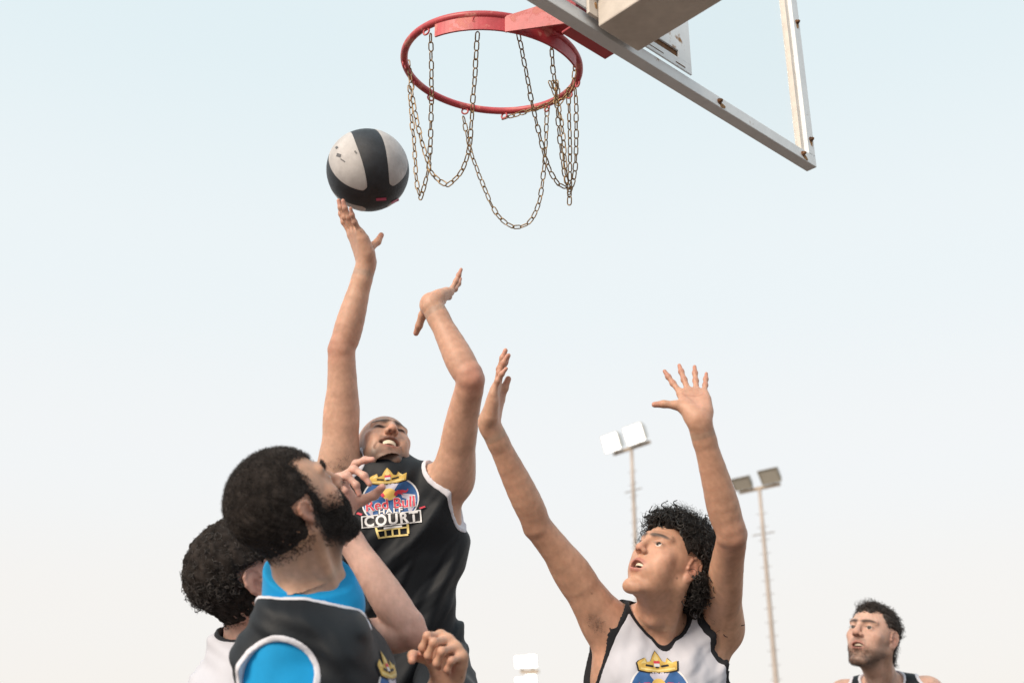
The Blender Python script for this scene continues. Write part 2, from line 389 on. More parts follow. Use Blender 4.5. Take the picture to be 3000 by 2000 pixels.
HOOK = MB().tube([(math.cos(2 * math.pi * i / 16) * .0088, 0, math.sin(2 * math.pi * i / 16) * .0088) for i in range(16)], .0026, 6, closed=True).mesh('hook', M['red_paint'], True)
for px, py in ((1262, 100), (1395, 60), (1520, 70), (1616, 100), (1194, 175), (1188, 255), (1245, 300), (1358, 330), (1478, 330), (1600, 300), (1665, 262), (1690, 230)):
    a, _ = ring_at(px, py); p = ring_pt(a, .2335, -.0165)
    o = link('hook', HOOK, ring)
    o.location = p; o.rotation_euler = (0, 0, PHI + a + R(90) + random.uniform(-.5, .5))
# children of mesh parts: the parts themselves sit at the hoop's base offset
bpy.context.view_layer.update()
# ------------------------------------------------------------------ floodlight masts
def mast(px, py, d, label, lit, half, heads, rungs, bar_tilt=0.0, second=None):
    top = Vector(at(px, py, d)); root = empty('floodlight_mast', (top.x, top.y, 0)); tag(root, label, 'floodlight', 'floodlight masts beyond the court')
    u = d / FPX
    n = 8; MB().tube([(top.x, top.y, top.z * k / n) for k in range(n + 1)], [(.105 - .045 * k / n) * d / 38 for k in range(n + 1)], 12).build('pole', M['pole'], root, True)
    yaw = math.atan2(top.y, top.x) - R(90) + bar_tilt; X = Vector((math.cos(yaw), math.sin(yaw), 0)); Y = Vector((-X.y, X.x, 0))
    def set_of(z, hs):
        MB().box((top.x, top.y, z), (half * 2, .09 * d / 38, .10 * d / 38), Matrix.Rotation(yaw, 3, 'Z')).build('crossbar', M['lamp_bar'], root)
        for off, w, h, tilt, dy in hs:
            c = Vector((top.x, top.y, z)) + X * off + Z_ * (h * .5 + .16 * d / 38 + dy) - Y * .1
            rot = (Matrix.Rotation(yaw, 3, 'Z') @ Matrix.Rotation(tilt, 3, 'X'))
            f = MB(); bm = f.bm                       # a hood that narrows to the back
            for sgn, k in ((-1, 1.0), (1, .62)):
                for x_, z_ in ((-1, -1), (1, -1), (1, 1), (-1, 1)): bm.verts.new(c + rot @ Vector((x_ * w / 2 * k, sgn * .16 * d / 38, z_ * h / 2 * k)))
            bm.verts.ensure_lookup_table(); v = bm.verts
            for q in ((0, 1, 2, 3), (7, 6, 5, 4), (0, 4, 5, 1), (1, 5, 6, 2), (2, 6, 7, 3), (3, 7, 4, 0)): bm.faces.new([v[i] for i in q])
            hd = f.build('lamp_head', M['lamp_body_bloom'] if lit else M['lamp_body'], root)
            MB().box(c + rot @ Vector((0, -.17 * d / 38, 0)), (w * .93, .02, h * .92), rot).build('lamp_glass', M['lamp_lit'] if lit else M['lamp_glass_off'], hd)
            fr = MB()
            for sx_, sz_, ww, hh in ((0, .48, 1.02, .05), (0, -.48, 1.02, .05), (.49, 0, .045, .92), (-.49, 0, .045, .92)):
                fr.box(c + rot @ Vector((sx_ * w, -.185 * d / 38, sz_ * h)), (w * ww, .05, h * hh), rot)
            fr.build('lamp_bezel', M['lamp_body_bloom'] if lit else M['lamp_body'], hd)
            MB().tube([Vector((top.x, top.y, z)) + X * off + Z_ * .03, c - Z_ * h * .45], .035 * d / 38, 6).build('bracket', M['grey_steel'], root)
    set_of(top.z, heads)
    if second: set_of(top.z - second[0], second[1])
    z = top.z - .9
    for k in range(rungs):
        MB().tube([Vector((top.x, top.y, z)) - X * .22, Vector((top.x, top.y, z)) + X * .22], .013 * d / 38, 5).build('rung', M['grey_steel'], root); z -= .46
        if z < 1: break
    if rungs: MB().tube([Vector((top.x, top.y, top.z - 1.6)) - X * .45, Vector((top.x, top.y, top.z - 1.6)) + X * .45], .022, 6).build('step_bar', M['grey_steel'], root)
    return root
mast(1850, 1312, 40, 'lit twin floodlight on a tall mast behind the raised arms', True, 1.0, [(-.80, .88, .66, R(20), -.08), (.50, .98, .68, R(20), -.08)], 18, R(-48))
mast(2225, 1430, 38, 'unlit twin floodlight mast right of the curly haired player', False, .85, [(-.56, .74, .46, R(34), -.05), (.62, .76, .52, R(30), -.05)], 22, R(-34))
mast(1552, 1966, 115, 'small distant lit floodlight mast low between the players', True, 1.0, [(-.85, 1.2, 1.25, R(15), 0), (.35, 1.15, 1.35, R(15), 0)], 0, R(-15), (1.75, [(-.9, 1.0, 1.1, R(15), -.3), (.3, 1.15, 1.3, R(15), -.2)]))
# ------------------------------------------------------------------ smooth solid modelling for the people
f32 = np.float32
class Fr:
    """a local frame: x right of the person, y front, z up"""
    def __init__(s, o, x, y, z, k=1.0): s.o = np.asarray(o, float); s.R = np.stack([x, y, z], 1); s.k = k
    def p(s, x, y, z): return s.o + s.R @ (np.array([x, y, z], float) * s.k)
    def v(s, x, y, z): return s.R @ np.array([x, y, z], float)
    def loc(s, X): return ((np.asarray(X) - s.o) @ s.R) / s.k
def frame_yz(o, y, z, k=1.0):
    y = nrm(y); z = np.asarray(z, float); z = nrm(z - y * (z @ y)); return Fr(o, np.cross(y, z), y, z, k)
def cap(a, b, ra, rb=None, k=.012, sub=False, flat=None):
    """round cone; flat=(axis, factor) squeezes it along an axis"""
    a = np.asarray(a, float); b = np.asarray(b, float); rb = ra if rb is None else rb
    ba = (b - a); L2 = max(float(ba @ ba), 1e-9); A, BA = a.astype(f32), ba.astype(f32)
    if flat is None:
        def f(X):
            P = X - A; t = np.clip((P @ BA) / f32(L2), 0, 1); P = P - t[..., None] * BA
            return np.sqrt(np.einsum('...i,...i', P, P)) - (f32(ra) + f32(rb - ra) * t)
    else:
        nax = nrm(flat[0]).astype(f32); q = f32(1 / flat[1] - 1)
        def f(X):
            P = X - A; t = np.clip((P @ BA) / f32(L2), 0, 1); P = P - t[..., None] * BA
            P = P + (P @ nax)[..., None] * nax * q
            return (np.sqrt(np.einsum('...i,...i', P, P)) - (f32(ra) + f32(rb - ra) * t)) * f32(flat[1] ** .5)
    c = (a + b) / 2; return (f, c.astype(f32), math.sqrt(L2) / 2 + max(ra, rb), k, sub)
def ell(c, r, Rm=None, k=.012, sub=False):
    c = np.asarray(c, float); r = np.asarray(r, float) if hasattr(r, '__len__') else np.full(3, r)
    C_ = c.astype(f32); ir = (1 / r).astype(f32); ir2 = (1 / r ** 2).astype(f32); Q = None if Rm is None else np.asarray(Rm).astype(f32)
    def f(X):
        P = X - C_
        if Q is not None: P = P @ Q
        a = P * ir; b = P * ir2
        k0 = np.sqrt(np.einsum('...i,...i', a, a)); k1 = np.sqrt(np.einsum('...i,...i', b, b)) + f32(1e-6)
        return k0 * (k0 - 1) / k1
    return (f, C_, float(r.max()), k, sub)
def smin(a, b, k):
    h = np.maximum(k - np.abs(a - b), 0) / k; return np.minimum(a, b) - h * h * (k * .25)
def field(prims, X, bc=None, hd=0.0):
    """X: (blocks, points, 3); blocks far from a solid skip it"""
    d = np.full(X.shape[:-1], .3, f32)
    for f, c, rad, k, sub in prims:
        k = f32(max(k, 1e-4))
        if bc is None: sel = slice(None)
        else:
            sel = np.linalg.norm(bc - c, axis=1) < rad + hd + .03 + float(k)
            if not sel.any(): continue
        v = f(X[sel])
        d[sel] = -smin(-d[sel], v, k) if sub else smin(d[sel], v, k)
    return d
def surf(D, lo, h, smooth=1):
    S = D < 0; c = np.zeros(tuple(n - 1 for n in D.shape), np.uint8); sl = (slice(None, -1), slice(1, None))
    for i in (0, 1):
        for j in (0, 1):
            for k in (0, 1): c += S[sl[i], sl[j], sl[k]]
    m = (c > 0) & (c < 8); ijk = np.argwhere(m); idx = np.full(m.shape, -1, np.int32); idx[m] = np.arange(len(ijk))
    I, J, K = ijk.T; val = {}
    for a in range(8):
        i, j, k = a >> 2, (a >> 1) & 1, a & 1; val[a] = D[I + i, J + j, K + k]
    pos = np.zeros((len(ijk), 3), f32); cnt = np.zeros(len(ijk), f32)
    for a in range(8):
        for bit in (4, 2, 1):
            if a & bit: continue
            b = a | bit; va, vb = val[a], val[b]; x = (va < 0) != (vb < 0)
            t = np.where(x, va / np.where(x, va - vb, 1), 0); ca = np.array([a >> 2, (a >> 1) & 1, a & 1], f32); cb = np.array([b >> 2, (b >> 1) & 1, b & 1], f32)
            pos += np.where(x[:, None], ca + t[:, None] * (cb - ca), 0); cnt += x
    V = np.asarray(lo, f32) + (ijk + pos / cnt[:, None]) * f32(h); quads = []
    for ax in range(3):
        o1, o2 = [(1, 2), (2, 0), (0, 1)][ax]
        s0 = [slice(None)] * 3; s1 = [slice(None)] * 3; s0[ax] = slice(None, -1); s1[ax] = slice(1, None)
        A, B = S[tuple(s0)], S[tuple(s1)]; e = A != B
        e = e.copy(); 
        for o in (o1, o2):
            q = [slice(None)] * 3; q[o] = 0; e[tuple(q)] = False; q[o] = -1; e[tuple(q)] = False
        P = np.argwhere(e); 
        if not len(P): continue
        def cell(a, b):
            Q = P.copy(); Q[:, o1] += a; Q[:, o2] += b; return idx[Q[:, 0], Q[:, 1], Q[:, 2]]
        q = np.stack([cell(-1, -1), cell(0, -1), cell(0, 0), cell(-1, 0)], 1); fl = ~A[e]; q[fl] = q[fl][:, ::-1]
        quads.append(q)
    F = np.concatenate(quads) if quads else np.zeros((0, 4), np.int32); F = F[(F >= 0).all(1)]
    for _ in range(smooth):
        acc = np.zeros_like(V); n = np.zeros(len(V), f32)
        for a, b in ((0, 1), (1, 2), (2, 3), (3, 0)):
            for x, y in ((a, b), (b, a)):
                n += np.bincount(F[:, x], minlength=len(V))
                for ax in range(3): acc[:, ax] += np.bincount(F[:, x], V[F[:, y], ax], len(V))
        V = np.where(n[:, None] > 0, V * .45 + .55 * acc / np.maximum(n, 1)[:, None], V).astype(f32)
    return V, F
def mesh_sdf(prims, lo, hi, h, post=None, skip=None, slack=.006, smooth=1):
    """prims -> quads; post(X, d) reshapes the field; skip(X) is True where nothing is wanted"""
    lo = np.asarray(lo, float); hi = np.asarray(hi, float); n = 8; nb = np.maximum(np.ceil((hi - lo) / (h * n)).astype(int), 1)
    g = np.stack(np.meshgrid(*[np.arange(k) for k in nb], indexing='ij'), -1).reshape(-1, 3)
    cen = (lo + (g + .5) * n * h).astype(f32); hd = n * h * .9
    dc = []
    for i in range(0, len(cen), 60000):
        X = cen[i:i + 60000][:, None, :]; d = field(prims, X); d = post(X, d) if post else d; dc.append(d[:, 0])
    dc = np.concatenate(dc); keep = np.abs(dc) < hd * 1.35 + slack
    if skip is not None: keep &= ~skip(cen, hd + .009)
    D = np.repeat(np.repeat(np.repeat(dc.reshape(nb), n, 0), n, 1), n, 2).astype(f32)
    off = np.stack(np.meshgrid(*[np.arange(n)] * 3, indexing='ij'), -1).reshape(-1, 3)
    kb = g[keep]; kc = cen[keep]
    for i in range(0, len(kb), 1500):
        b = kb[i:i + 1500]; X = (lo + (b[:, None, :] * n + off[None]) * h).astype(f32)
        d = field(prims, X, kc[i:i + 1500], hd); d = post(X, d) if post else d
        q = b[:, None, :] * n + off[None]; D[q[..., 0], q[..., 1], q[..., 2]] = d
    V, F = surf(D, lo, h, smooth)
    if skip is not None and len(F):
        s = skip(V, .006); F = F[~s[F].all(1)]
        # drop the blocky faces that skipped blocks leave behind
        u = np.unique(F); mp = np.full(len(V), -1); mp[u] = np.arange(len(u)); V = V[u]; F = mp[F]
    return V, F
def bounds(prims, pad=.02):
    c = np.array([p[1] for p in prims if not p[4]]); r = np.array([p[2] for p in prims if not p[4]]); return (c - r[:, None]).min(0) - pad, (c + r[:, None]).max(0) + pad
_ph = rng.uniform(0, 6.28, 64).astype(f32); _kd = rng.normal(size=(64, 3)).astype(f32); _kd /= np.linalg.norm(_kd, axis=1)[:, None]
def sn(X, fr, seed=0, n=5):
    """cheap smooth noise, about -1..1"""
    X = np.asarray(X, f32); s = 0
    for i in range(n):
        j = (seed * 7 + i * 3) % 64; s = s + np.sin(X @ (_kd[j] * f32(fr * (1 + .37 * i))) + _ph[j] + f32(1.3) * np.sin(X @ (_kd[(j + 11) % 64] * f32(fr * .7))))
    return s / (n * .6)
def normals(V, F):
    n = np.cross(V[F[:, 2]] - V[F[:, 0]], V[F[:, 3]] - V[F[:, 1]]); N = np.zeros_like(V)
    for a in range(4):
        for ax in range(3): N[:, ax] += np.bincount(F[:, a], n[:, ax], len(V))
    return N / (np.linalg.norm(N, axis=1)[:, None] + 1e-12)
def tubes(P, rad, sides=3):
    """polylines (s, n, 3) with radii (s, n) -> one vertex and quad array"""
    S_, n, _ = P.shape; T = np.gradient(P, axis=1); T /= np.linalg.norm(T, axis=2, keepdims=True) + 1e-9
    ref = rng.normal(size=(S_, 1, 3)); a = np.cross(T, ref); a /= np.linalg.norm(a, axis=2, keepdims=True) + 1e-9; b = np.cross(T, a)
    ang = 2 * np.pi * np.arange(sides) / sides
    V = P[:, :, None, :] + rad[:, :, None, None] * (a[:, :, None, :] * np.cos(ang)[:, None] + b[:, :, None, :] * np.sin(ang)[:, None])
    base = (np.arange(S_)[:, None, None] * n + np.arange(n - 1)[None, :, None]) * sides; j = np.arange(sides)[None, None, :]; j2 = (j + 1) % sides
    F = np.stack([base + j, base + j2, base + sides + j2, base + sides + j], -1).reshape(-1, 4); return V.reshape(-1, 3), F
# ------------------------------------------------------------------ anatomy
def P3(v): return np.asarray(v, float)
def head_prims(H, o):
    """skull, face and ears in the head frame; o: options. Returns solids and colour patches."""
    p = []; c = []; k_ = H.k; Rm = H.R
    def E(x, y, z, r, k=.012, sub=False, rot=None):
        r = (np.array(r, float) if hasattr(r, '__len__') else np.full(3, r)) * k_
        p.append(ell(H.p(x, y, z), r, Rm if rot is None else Rm @ rot, k * k_, sub))
    def C(a, b, ra, rb=None, k=.012, sub=False): p.append(cap(H.p(*a), H.p(*b), ra * k_, (ra if rb is None else rb) * k_, k * k_, sub))
    def paint(x, y, z, r, col, s=1.0, sharp=6): c.append((H.p(x, y, z), Rm, np.array(r) * k_, np.array(col), s, sharp))
    jw = o.get('jaw', 1.0); op = o.get('open', 0.0); grin = o.get('grin', 0.0); sq = o.get('squint', 0.0)
    E(0, -.018, .030, (.077, .100, .092)); E(0, .012, -.002, (.066, .076, .092), .02); E(0, .038, -.045 - op * .006, (.047 * jw, .048, .068), .025)
    dj = op * .014
    for s in (-1, 1):
        C((s * .049 * jw, -.010, -.043), (s * .021 * jw, .068, -.099 - dj), .017, .0145, .022)
        E(s * .044, .053, -.012 + grin * .004, (.022, .020 + grin * .005, .018), .020); E(s * (.036 - .008 * o.get('lean', 0)), .046, -.046, (.023, .028, .032), .025)
        C((s * .010, .087, .034 - sq * .003), (s * .046, .066, .036 - sq * .004), .0105, .0095, .012)
        if grin: E(s * .036, .072, -.030, (.016, .013, .016), .012); C((s * .020, .094, -.030), (s * .040, .076, -.066), .0035, .0035, .006, True)
    E(0, .077, -.100 - dj, (.021 * jw, .018, .017), .018)
    ns = o.get('nose', 1.0); C((0, .085, .030), (0, .108 - (1 - ns) * .04, -.010), .0088 * ns, .0112 * ns, .012); E(0, .1115 - (1 - ns) * .05, -.017, (.0125 * ns, .0115 * ns, .0105 * ns), .008)
    for s in (-1, 1):
        E(s * .0125 * ns, .1000 - (1 - ns) * .03, -.0205, (.0085 * ns, .0105 * ns, .0080 * ns), .006)
        E(s * .033, .0985, .013, (.017, .015, .0115), .012, True)
        E(s * .032, .0710, .0115, .0148, .005)
    # lips and mouth
    w = .0255 + grin * .010; mz = -.054 + grin * .003; up = .0055 + grin * .0085 + op * .003; dn = .0065 + grin * .0065 + op * .012
    E(0, .072 - grin * .004, mz - op * .005, (.034, .020, .020 + op * .008), .016)
    for s in (-1, 1):
        C((s * w, .078 - grin * .006, mz + grin * .006 - op * .004), (s * .005, .0925, mz + up), .0042, .0056, .006)
        C((s * w, .078 - grin * .006, mz + grin * .004 - op * .006), (s * .006, .0905 - grin * .007, mz - dn), .0042 - grin * .001, .0066 - grin * .0022, .006)
    if op or grin:
        E(0, .086, mz + (up - dn) / 2, (w * .88, .022, (up + dn) / 2 * .84), .003, True)
    else:
        C((-w * .9, .091, mz), (w * .9, .091, mz), .0012, .0012, .003, True)
    for s in (-1, 1):
        E(s * .0066 * ns, .1085 - (1 - ns) * .045, -.0290 + (1 - ns) * .01, (.0042, .0062, .0062), .002, True)
        E(s * .032, .0865, .0118 - sq * .001, (.0145, .0070, .0060 * (1 - .66 * sq)), .002, True)
        # ear
        fl = o.get('flare', .26)
        es = o.get('ears', 1.0)
        def ep(y, z, dx=0): return (s * (.0745 + max(0, -y * es + .006) * fl + dx), -.016 + y * es, z * es + .002)
        th = R(22) * s; rot = np.array([[math.cos(th), -math.sin(th), 0], [math.sin(th), math.cos(th), 0], [0, 0, 1.]])
        E(*ep(-.006, .002, .000), (.0055, .0185 * es, .029 * es), .006, False, rot)
        hp = [(.012, .008), (.010, .022), (.002, .0315), (-.010, .033), (-.0205, .024), (-.024, .008), (-.019, -.010), (-.008, -.026)]
        for (a, b), (a2, b2) in zip(hp[:-1], hp[1:]): C(ep(a, b, .002), ep(a2, b2, .002), .0040, .0040, .003)
        E(*ep(-.000, -.024, .000), (.0050, .0080, .0080), .005, False, rot)
        hp2 = [(-.002, .020), (-.012, .010), (-.013, -.004), (-.006, -.016)]
        for (a, b), (a2, b2) in zip(hp2[:-1], hp2[1:]): C(ep(a, b, .001), ep(a2, b2, .001), .0034, .0034, .003)
        E(*ep(.000, -.001, .0095), (.0075, .0085, .0115), .003, True)
        E(*ep(.011, -.003, .002), (.0045, .004, .0055), .003)
    hair = o.get('haircol', (.030, .024, .021)); lip = o.get('lip', (.40, .145, .125))
    for s in (-1, 1):
        b0 = o.get('brow', 0)
        for i, (x, y, z) in enumerate(((.013, .0955, .0285), (.021, .0945, .0315), (.029, .0905, .0335), (.037, .0845, .0345), (.045, .0765, .0330))):
            paint(s * x, y, z + .002 - (sq * .003 if i < 2 else 0), (.0090, .014, o.get('brow_h', .0056) if i < 4 else .0035), hair, .88, 4)
        paint(s * .0066, .108, -.0285, (.0052, .008, .0065), (.035, .012, .010), 1, 7)
        paint(s * .032, .083, .0145 - sq * .002, (.0145, .010, .0030), (.045, .026, .02), .85, 5)
        if sq: paint(s * .032, .083, .0110, (.0175, .018, .0066), (.026, .015, .012), 1.0, 7)
        paint(s * .045, .060, -.015, (.026, .026, .020), o.get('cheek', (.66, .34, .27)), .30, 2.5)
        paint(s * .087, -.018, -.002, (.012, .012, .016), (.30, .10, .07), .55, 4)
        paint(s * .082, -.018, .002, (.022, .030, .040), (.55, .25, .20), .45, 4)
        for a, b in ((0, up), (0, -dn)):
            paint(s * .008, .091, mz + (up if b > 0 else -dn), (.012, .012, .0062), lip, .8, 4); paint(s * .018, .083, mz + (up if b > 0 else -dn) * .5, (.009, .010, .0060), lip, .75, 4)
    paint(0, .110, -.016, (.018, .016, .016), (.55, .24, .18), .45, 3)
    if op or grin: paint(0, .074, mz + (up - dn) / 2, (w * .95, .0125, (up + dn) / 2 * .95), (.050, .014, .012), 1, 8)
    st = o.get('stubble', 0)
    if st:
        sc_ = o.get('stubcol', (.16, .105, .085))
        for s in (-1, 1):
            for x, y, z, r in ((.055, .005, -.045, .030), (.045, .035, -.078, .026), (.028, .065, -.098, .024), (.062, -.006, -.012, .017), (.034, .058, -.085, .020), (.026, .030, -.105, .030)): paint(s * x, y, z - dj, (r, r, r), sc_, st, 3)
            paint(s * .014, .094, -.036, (.015, .012, .0065), sc_, st * .9, 4); paint(s * .027, .080, -.050, (.005, .012, .012), sc_, st * .6, 4)
        paint(0, .080, -.100 - dj, (.024, .024, .020), sc_, st, 3); paint(0, .088, -.076 - dj * .8, (.008, .012, .007), sc_, st * .8, 4)
    if o.get('shaved'):
        paint(0, -.050, .050, (.085, .105, .095), (.30, .20, .165), .55, 6)
    return p, c, dict(mz=mz, up=up, dn=dn, w=w)
def torso(N, PEL, SR, SL, k=1.0):
    up = nrm(P3(N) - P3(PEL)); x = P3(SR) - P3(SL); x = nrm(x - up * (x @ up)); y = np.cross(up, x); T = Fr(PEL, x, y, up, k); L = float(np.linalg.norm(P3(N) - P3(PEL))) / k
    p = []
    def E(x, y, z, r, kk=.05): p.append(ell(T.p(x, y, z), np.array(r) * k, T.R, kk))
    E(0, -.005, -.02, (.145, .105, .11)); E(0, 0, L * .26, (.140, .100, .14)); E(0, .005, L * .58, (.150, .112, .16)); E(0, -.005, L * .80, (.135, .095, .10))
    for s in (-1, 1):
        E(s * .068, .068, L * .74, (.072, .040, .055), .03); E(s * .10, -.055, L * .62, (.06, .045, .11), .04)
        S = P3(SR if s > 0 else SL)
        p.append(cap(T.p(s * .02, -.012, L * 1.0), S * .88 + P3(N) * .12, .046 * k, .044 * k, .04))
        p.append(cap(S * .8 + P3(N) * .2 - up * .03, T.p(s * .115, -.01, L * .48), .054 * k, .055 * k, .05))
    return T, p, L
def arm(S, Eb, W, front, k=1.0, lean=1.0):
    S, Eb, W = P3(S), P3(Eb), P3(W); u = nrm(Eb - S); f = nrm(W - Eb); p = []
    hinge = np.cross(u, f); hinge = nrm(hinge) if np.linalg.norm(hinge) > .08 else nrm(np.cross(u, front)); flx = nrm(np.cross(hinge, u)); fl2 = nrm(np.cross(hinge, f))
    q = lean * k; Lu = np.linalg.norm(Eb - S); Lf = np.linalg.norm(W - Eb); mid = nrm(flx + fl2)
    prof = [(S, .050), (S + u * Lu * .28 + flx * .003, .0485), (S + u * Lu * .52 + flx * .005, .0455), (S + u * Lu * .78 + flx * .002, .0395), (Eb - flx * .002, .0365),
            (Eb + f * Lf * .12, .0375), (Eb + f * Lf * .26, .0385), (Eb + f * Lf * .46, .0355), (Eb + f * Lf * .70, .0295), (Eb + f * Lf * .88, .0255), (W, .0245)]
    p.append(ell(S, .056 * k, None, .035))
    K = np.array([np.append(a, r) for a, r in prof]); fine = []
    for i in range(len(K) - 1):                         # smooth centre line and girth
        a, b, c, d = K[max(i - 1, 0)], K[i], K[i + 1], K[min(i + 2, len(K) - 1)]
        for t in (0, .5): fine.append(.5 * (2 * b + (c - a) * t + (2 * a - 5 * b + 4 * c - d) * t * t + (3 * b - a - 3 * c + d) * t ** 3))
    fine.append(K[-1])
    for n_, (a, b) in enumerate(zip(fine[:-1], fine[1:])): p.append(cap(a[:3], b[:3], a[3] * q, b[3] * q, .02 if n_ == 0 else .0015))
    Rb = np.stack([hinge, flx, u], 1); Rf = np.stack([hinge, fl2, f], 1)
    p.append(ell(S + u * Lu * .50 + flx * .020 * k, (.026 * q, .029 * q, .070 * k), Rb, .012)); p.append(ell(S + u * Lu * .45 - flx * .022 * k, (.026 * q, .025 * q, .085 * k), Rb, .012))
    p.append(ell(S + u * .035, (.050 * q, .050 * q, .070 * k), Rb, .03))
    p.append(ell(Eb - mid * .024 * k, (.013 * k, .013 * k, .016 * k), Rb, .014))
    for s_ in (-1, 1): p.append(ell(Eb + hinge * s_ * .023 * k - mid * .004, .0115 * k, None, .014))
    p.append(ell(Eb + f * Lf * .22 + hinge * .014 * k + fl2 * .004, (.022 * q, .024 * q, .065 * k), Rf, .012)); p.append(ell(Eb + f * Lf * .26 - hinge * .012 * k, (.021 * q, .023 * q, .060 * k), Rf, .012))
    p.append(cap(W - f * .018 - fl2 * .012 * k - hinge * .010, W - f * .006 - fl2 * .014 * k - hinge * .012, .009 * k, .008 * k, .010))
    return p
FING = dict(i=(.033, .094, (.044, .026, .021), .0088), m=(.011, .098, (.048, .030, .022), .0090), r=(-.011, .094, (.045, .028, .022), .0086), p=(-.031, .085, (.035, .021, .019), .0076))
def hand(W, ydir, zdir, side, pose, k=1.0, arm_dir=None):
    """W wrist, ydir wrist->knuckles, zdir out of the palm; side +1 right hand, -1 left. pose: finger -> (spread, curl, curl, curl), t -> three directions"""
    H = frame_yz(W, ydir, zdir, k); p = []; c = []
    def q(t, y, z): return H.p(t * side, y, z)
    def dv(t, y, z): return nrm(H.v(t * side, y, z))
    zx = H.R[:, 2]
    if arm_dir is not None: p.append(cap(P3(W) - nrm(arm_dir) * .05, W, .0265 * k, .0255 * k, .02, flat=(nrm(zx - nrm(arm_dir) * (zx @ nrm(arm_dir))), .82)))
    p.append(cap(q(.002, -.002, 0), q(0, .022, 0), .026 * k, .028 * k, .015, flat=(zx, .66)))
    for n, (bx, by, ls, r) in FING.items():
        p.append(cap(q(bx * .55, .012, -.001), q(bx, by - .006, -.001), .0145 * k, .0125 * k, .018, flat=(zx, .88)))
    p.append(cap(q(-.026, .022, .005), q(-.030, .060, .004), .0155 * k, .0130 * k, .016))                    # heel of the little finger side
    p.append(cap(q(.020, .020, .008), q(.034, .052, .008), .0170 * k, .0140 * k, .016))                      # ball of the thumb
    tips = {}
    for n, (bx, by, ls, r) in FING.items():
        sp, *cu = pose[n]; s = math.sin(R(sp)); co = math.cos(R(sp)); a = q(bx, by - .004, 0); th = 0; rr = r
        for i, l in enumerate(ls):
            th += R(cu[i]); d = dv(s * math.cos(th), co * math.cos(th), math.sin(th)); b = a + d * l * k
            r2 = rr * (.91 if i < 2 else .82); p.append(cap(a, b, rr * k * .985, r2 * k * .975, .006 if i else .009)); p.append(ell(a + (b - a) * .02, rr * k * 1.0, None, .004)); c.append((a + (b - a) * .06 + zx * rr * k * .8, None, np.full(3, .0045 * k), np.array((.42, .17, .13)), .5, 4))
            if i: c.append((a, None, np.full(3, .011 * k), np.array((.50, .24, .19)), .35, 3))
            a = b; rr = r2
        c.append((a - zx * rr * k * .9 - d * .003, None, np.full(3, .0055 * k), np.array((.74, .50, .43)), .7, 5))
        tips[n] = a; c.append((a, None, np.full(3, .014 * k), np.array((.62, .26, .21)), .55, 3))
    a = q(.022, .026, .006); rr = .0135
    for i, (d, l) in enumerate(zip(pose['t'], (.040, .032, .026))):
        b = a + dv(*d) * l * k; r2 = (.0118, .0102, .0082)[i]; p.append(cap(a, b, rr * k, r2 * k, .012 if i == 0 else .006)); a = b; rr = r2
    tips['t'] = a; c.append((a, None, np.full(3, .015 * k), np.array((.62, .26, .21)), .5, 3))
    c.append((q(0, .055, .02), H.R, np.array((.045, .06, .018)) * k, np.array((.62, .36, .29)), .5, 3))
    for t in np.linspace(0, 1, 12):                      # the two big creases of the palm
        for x_, y_ in ((.036 - .060 * t, .082 - .016 * math.sin(t * 2.2)), (.030 - .030 * t, .072 - .050 * t ** 1.4)): c.append((q(x_, y_, .016), H.R, np.array((.0045, .0018, .014)) * k, np.array((.38, .165, .12)), .42, 4))
    return H, p, c, tips
def legs(T, hipz, feet, knees, k=1.0):
    p = []
    for s, ft, kn in zip((-1, 1), feet, knees):
        h = T.p(s * .078, 0, -.05); kn = P3(kn); ft = P3(ft)
        p += [cap(h, kn, .078 * k, .054 * k, .04), cap(kn, ft + np.array([0, 0, .08]), .054 * k, .036 * k, .03), ell(kn * .65 + ft * .35 - T.R[:, 1] * .02, (.05, .05, .10), None, .03)]
    return p
def zone(c, rad, pt, n):
    c, pt, n = P3(c), P3(pt), nrm(n); return lambda X, m: (np.linalg.norm(X - c, axis=-1) < rad - m) & (((X - pt) @ n) > m)
def paint_all(V, base, patches, seed):
    c = np.tile(np.asarray(base, f32), (len(V), 1)); c *= (1 + .07 * sn(V, 22, seed) + .06 * sn(V, 75, seed + 3) + .05 * sn(V, 240, seed + 9))[:, None]
    red = np.clip(.5 + .5 * sn(V, 14, seed + 5), 0, 1)[:, None]; c = c * (1 - red * .16) + red * .16 * np.array([.58, .24, .18])
    for m_ in V[rng.choice(len(V), 26)]: patches = list(patches) + [(m_, None, np.full(3, rng.uniform(.0016, .0028)), np.array((.16, .075, .05)), .8, 5)]
    for ce, Rm, r, col, s, sharp in patches:
        d = V - np.asarray(ce, f32); near = np.abs(d).max(1) < float(np.max(r)) * 2.2
        if not near.any(): continue
        q = d[near] if Rm is None else d[near] @ np.asarray(Rm, f32)
        w = (s / (1 + np.exp(-(1 - np.linalg.norm(q / np.asarray(r, f32), axis=1)) * sharp)))[:, None]
        c[near] = c[near] * (1 - w) + w * col
    return np.clip(c, 0, 1)
def solid(name, prims, h, mat, parent, post=None, lo=None, hi=None, smooth=1, cols=None, pad=.03):
    if lo is None: lo, hi = bounds(prims, pad)
    V, F = mesh_sdf(prims, lo, hi, h, post, None, .012, smooth)
    if name == 'shirt':                                  # drop crumbs: keep the largest connected piece
        lab = np.arange(len(V))
        for _ in range(2000):
            m = lab[F].min(1); new = lab.copy()
            for a in range(4): np.minimum.at(new, F[:, a], m)
            new = new[new]
            if (new == lab).all(): break
            lab = new
        F = F[lab[F[:, 0]] == np.bincount(lab).argmax()]; u = np.unique(F); mp = np.full(len(V), -1); mp[u] = np.arange(len(u)); V = V[u]; F = mp[F]
    return link(name, mesh_np(name, V, F, M[mat]), parent), V, F
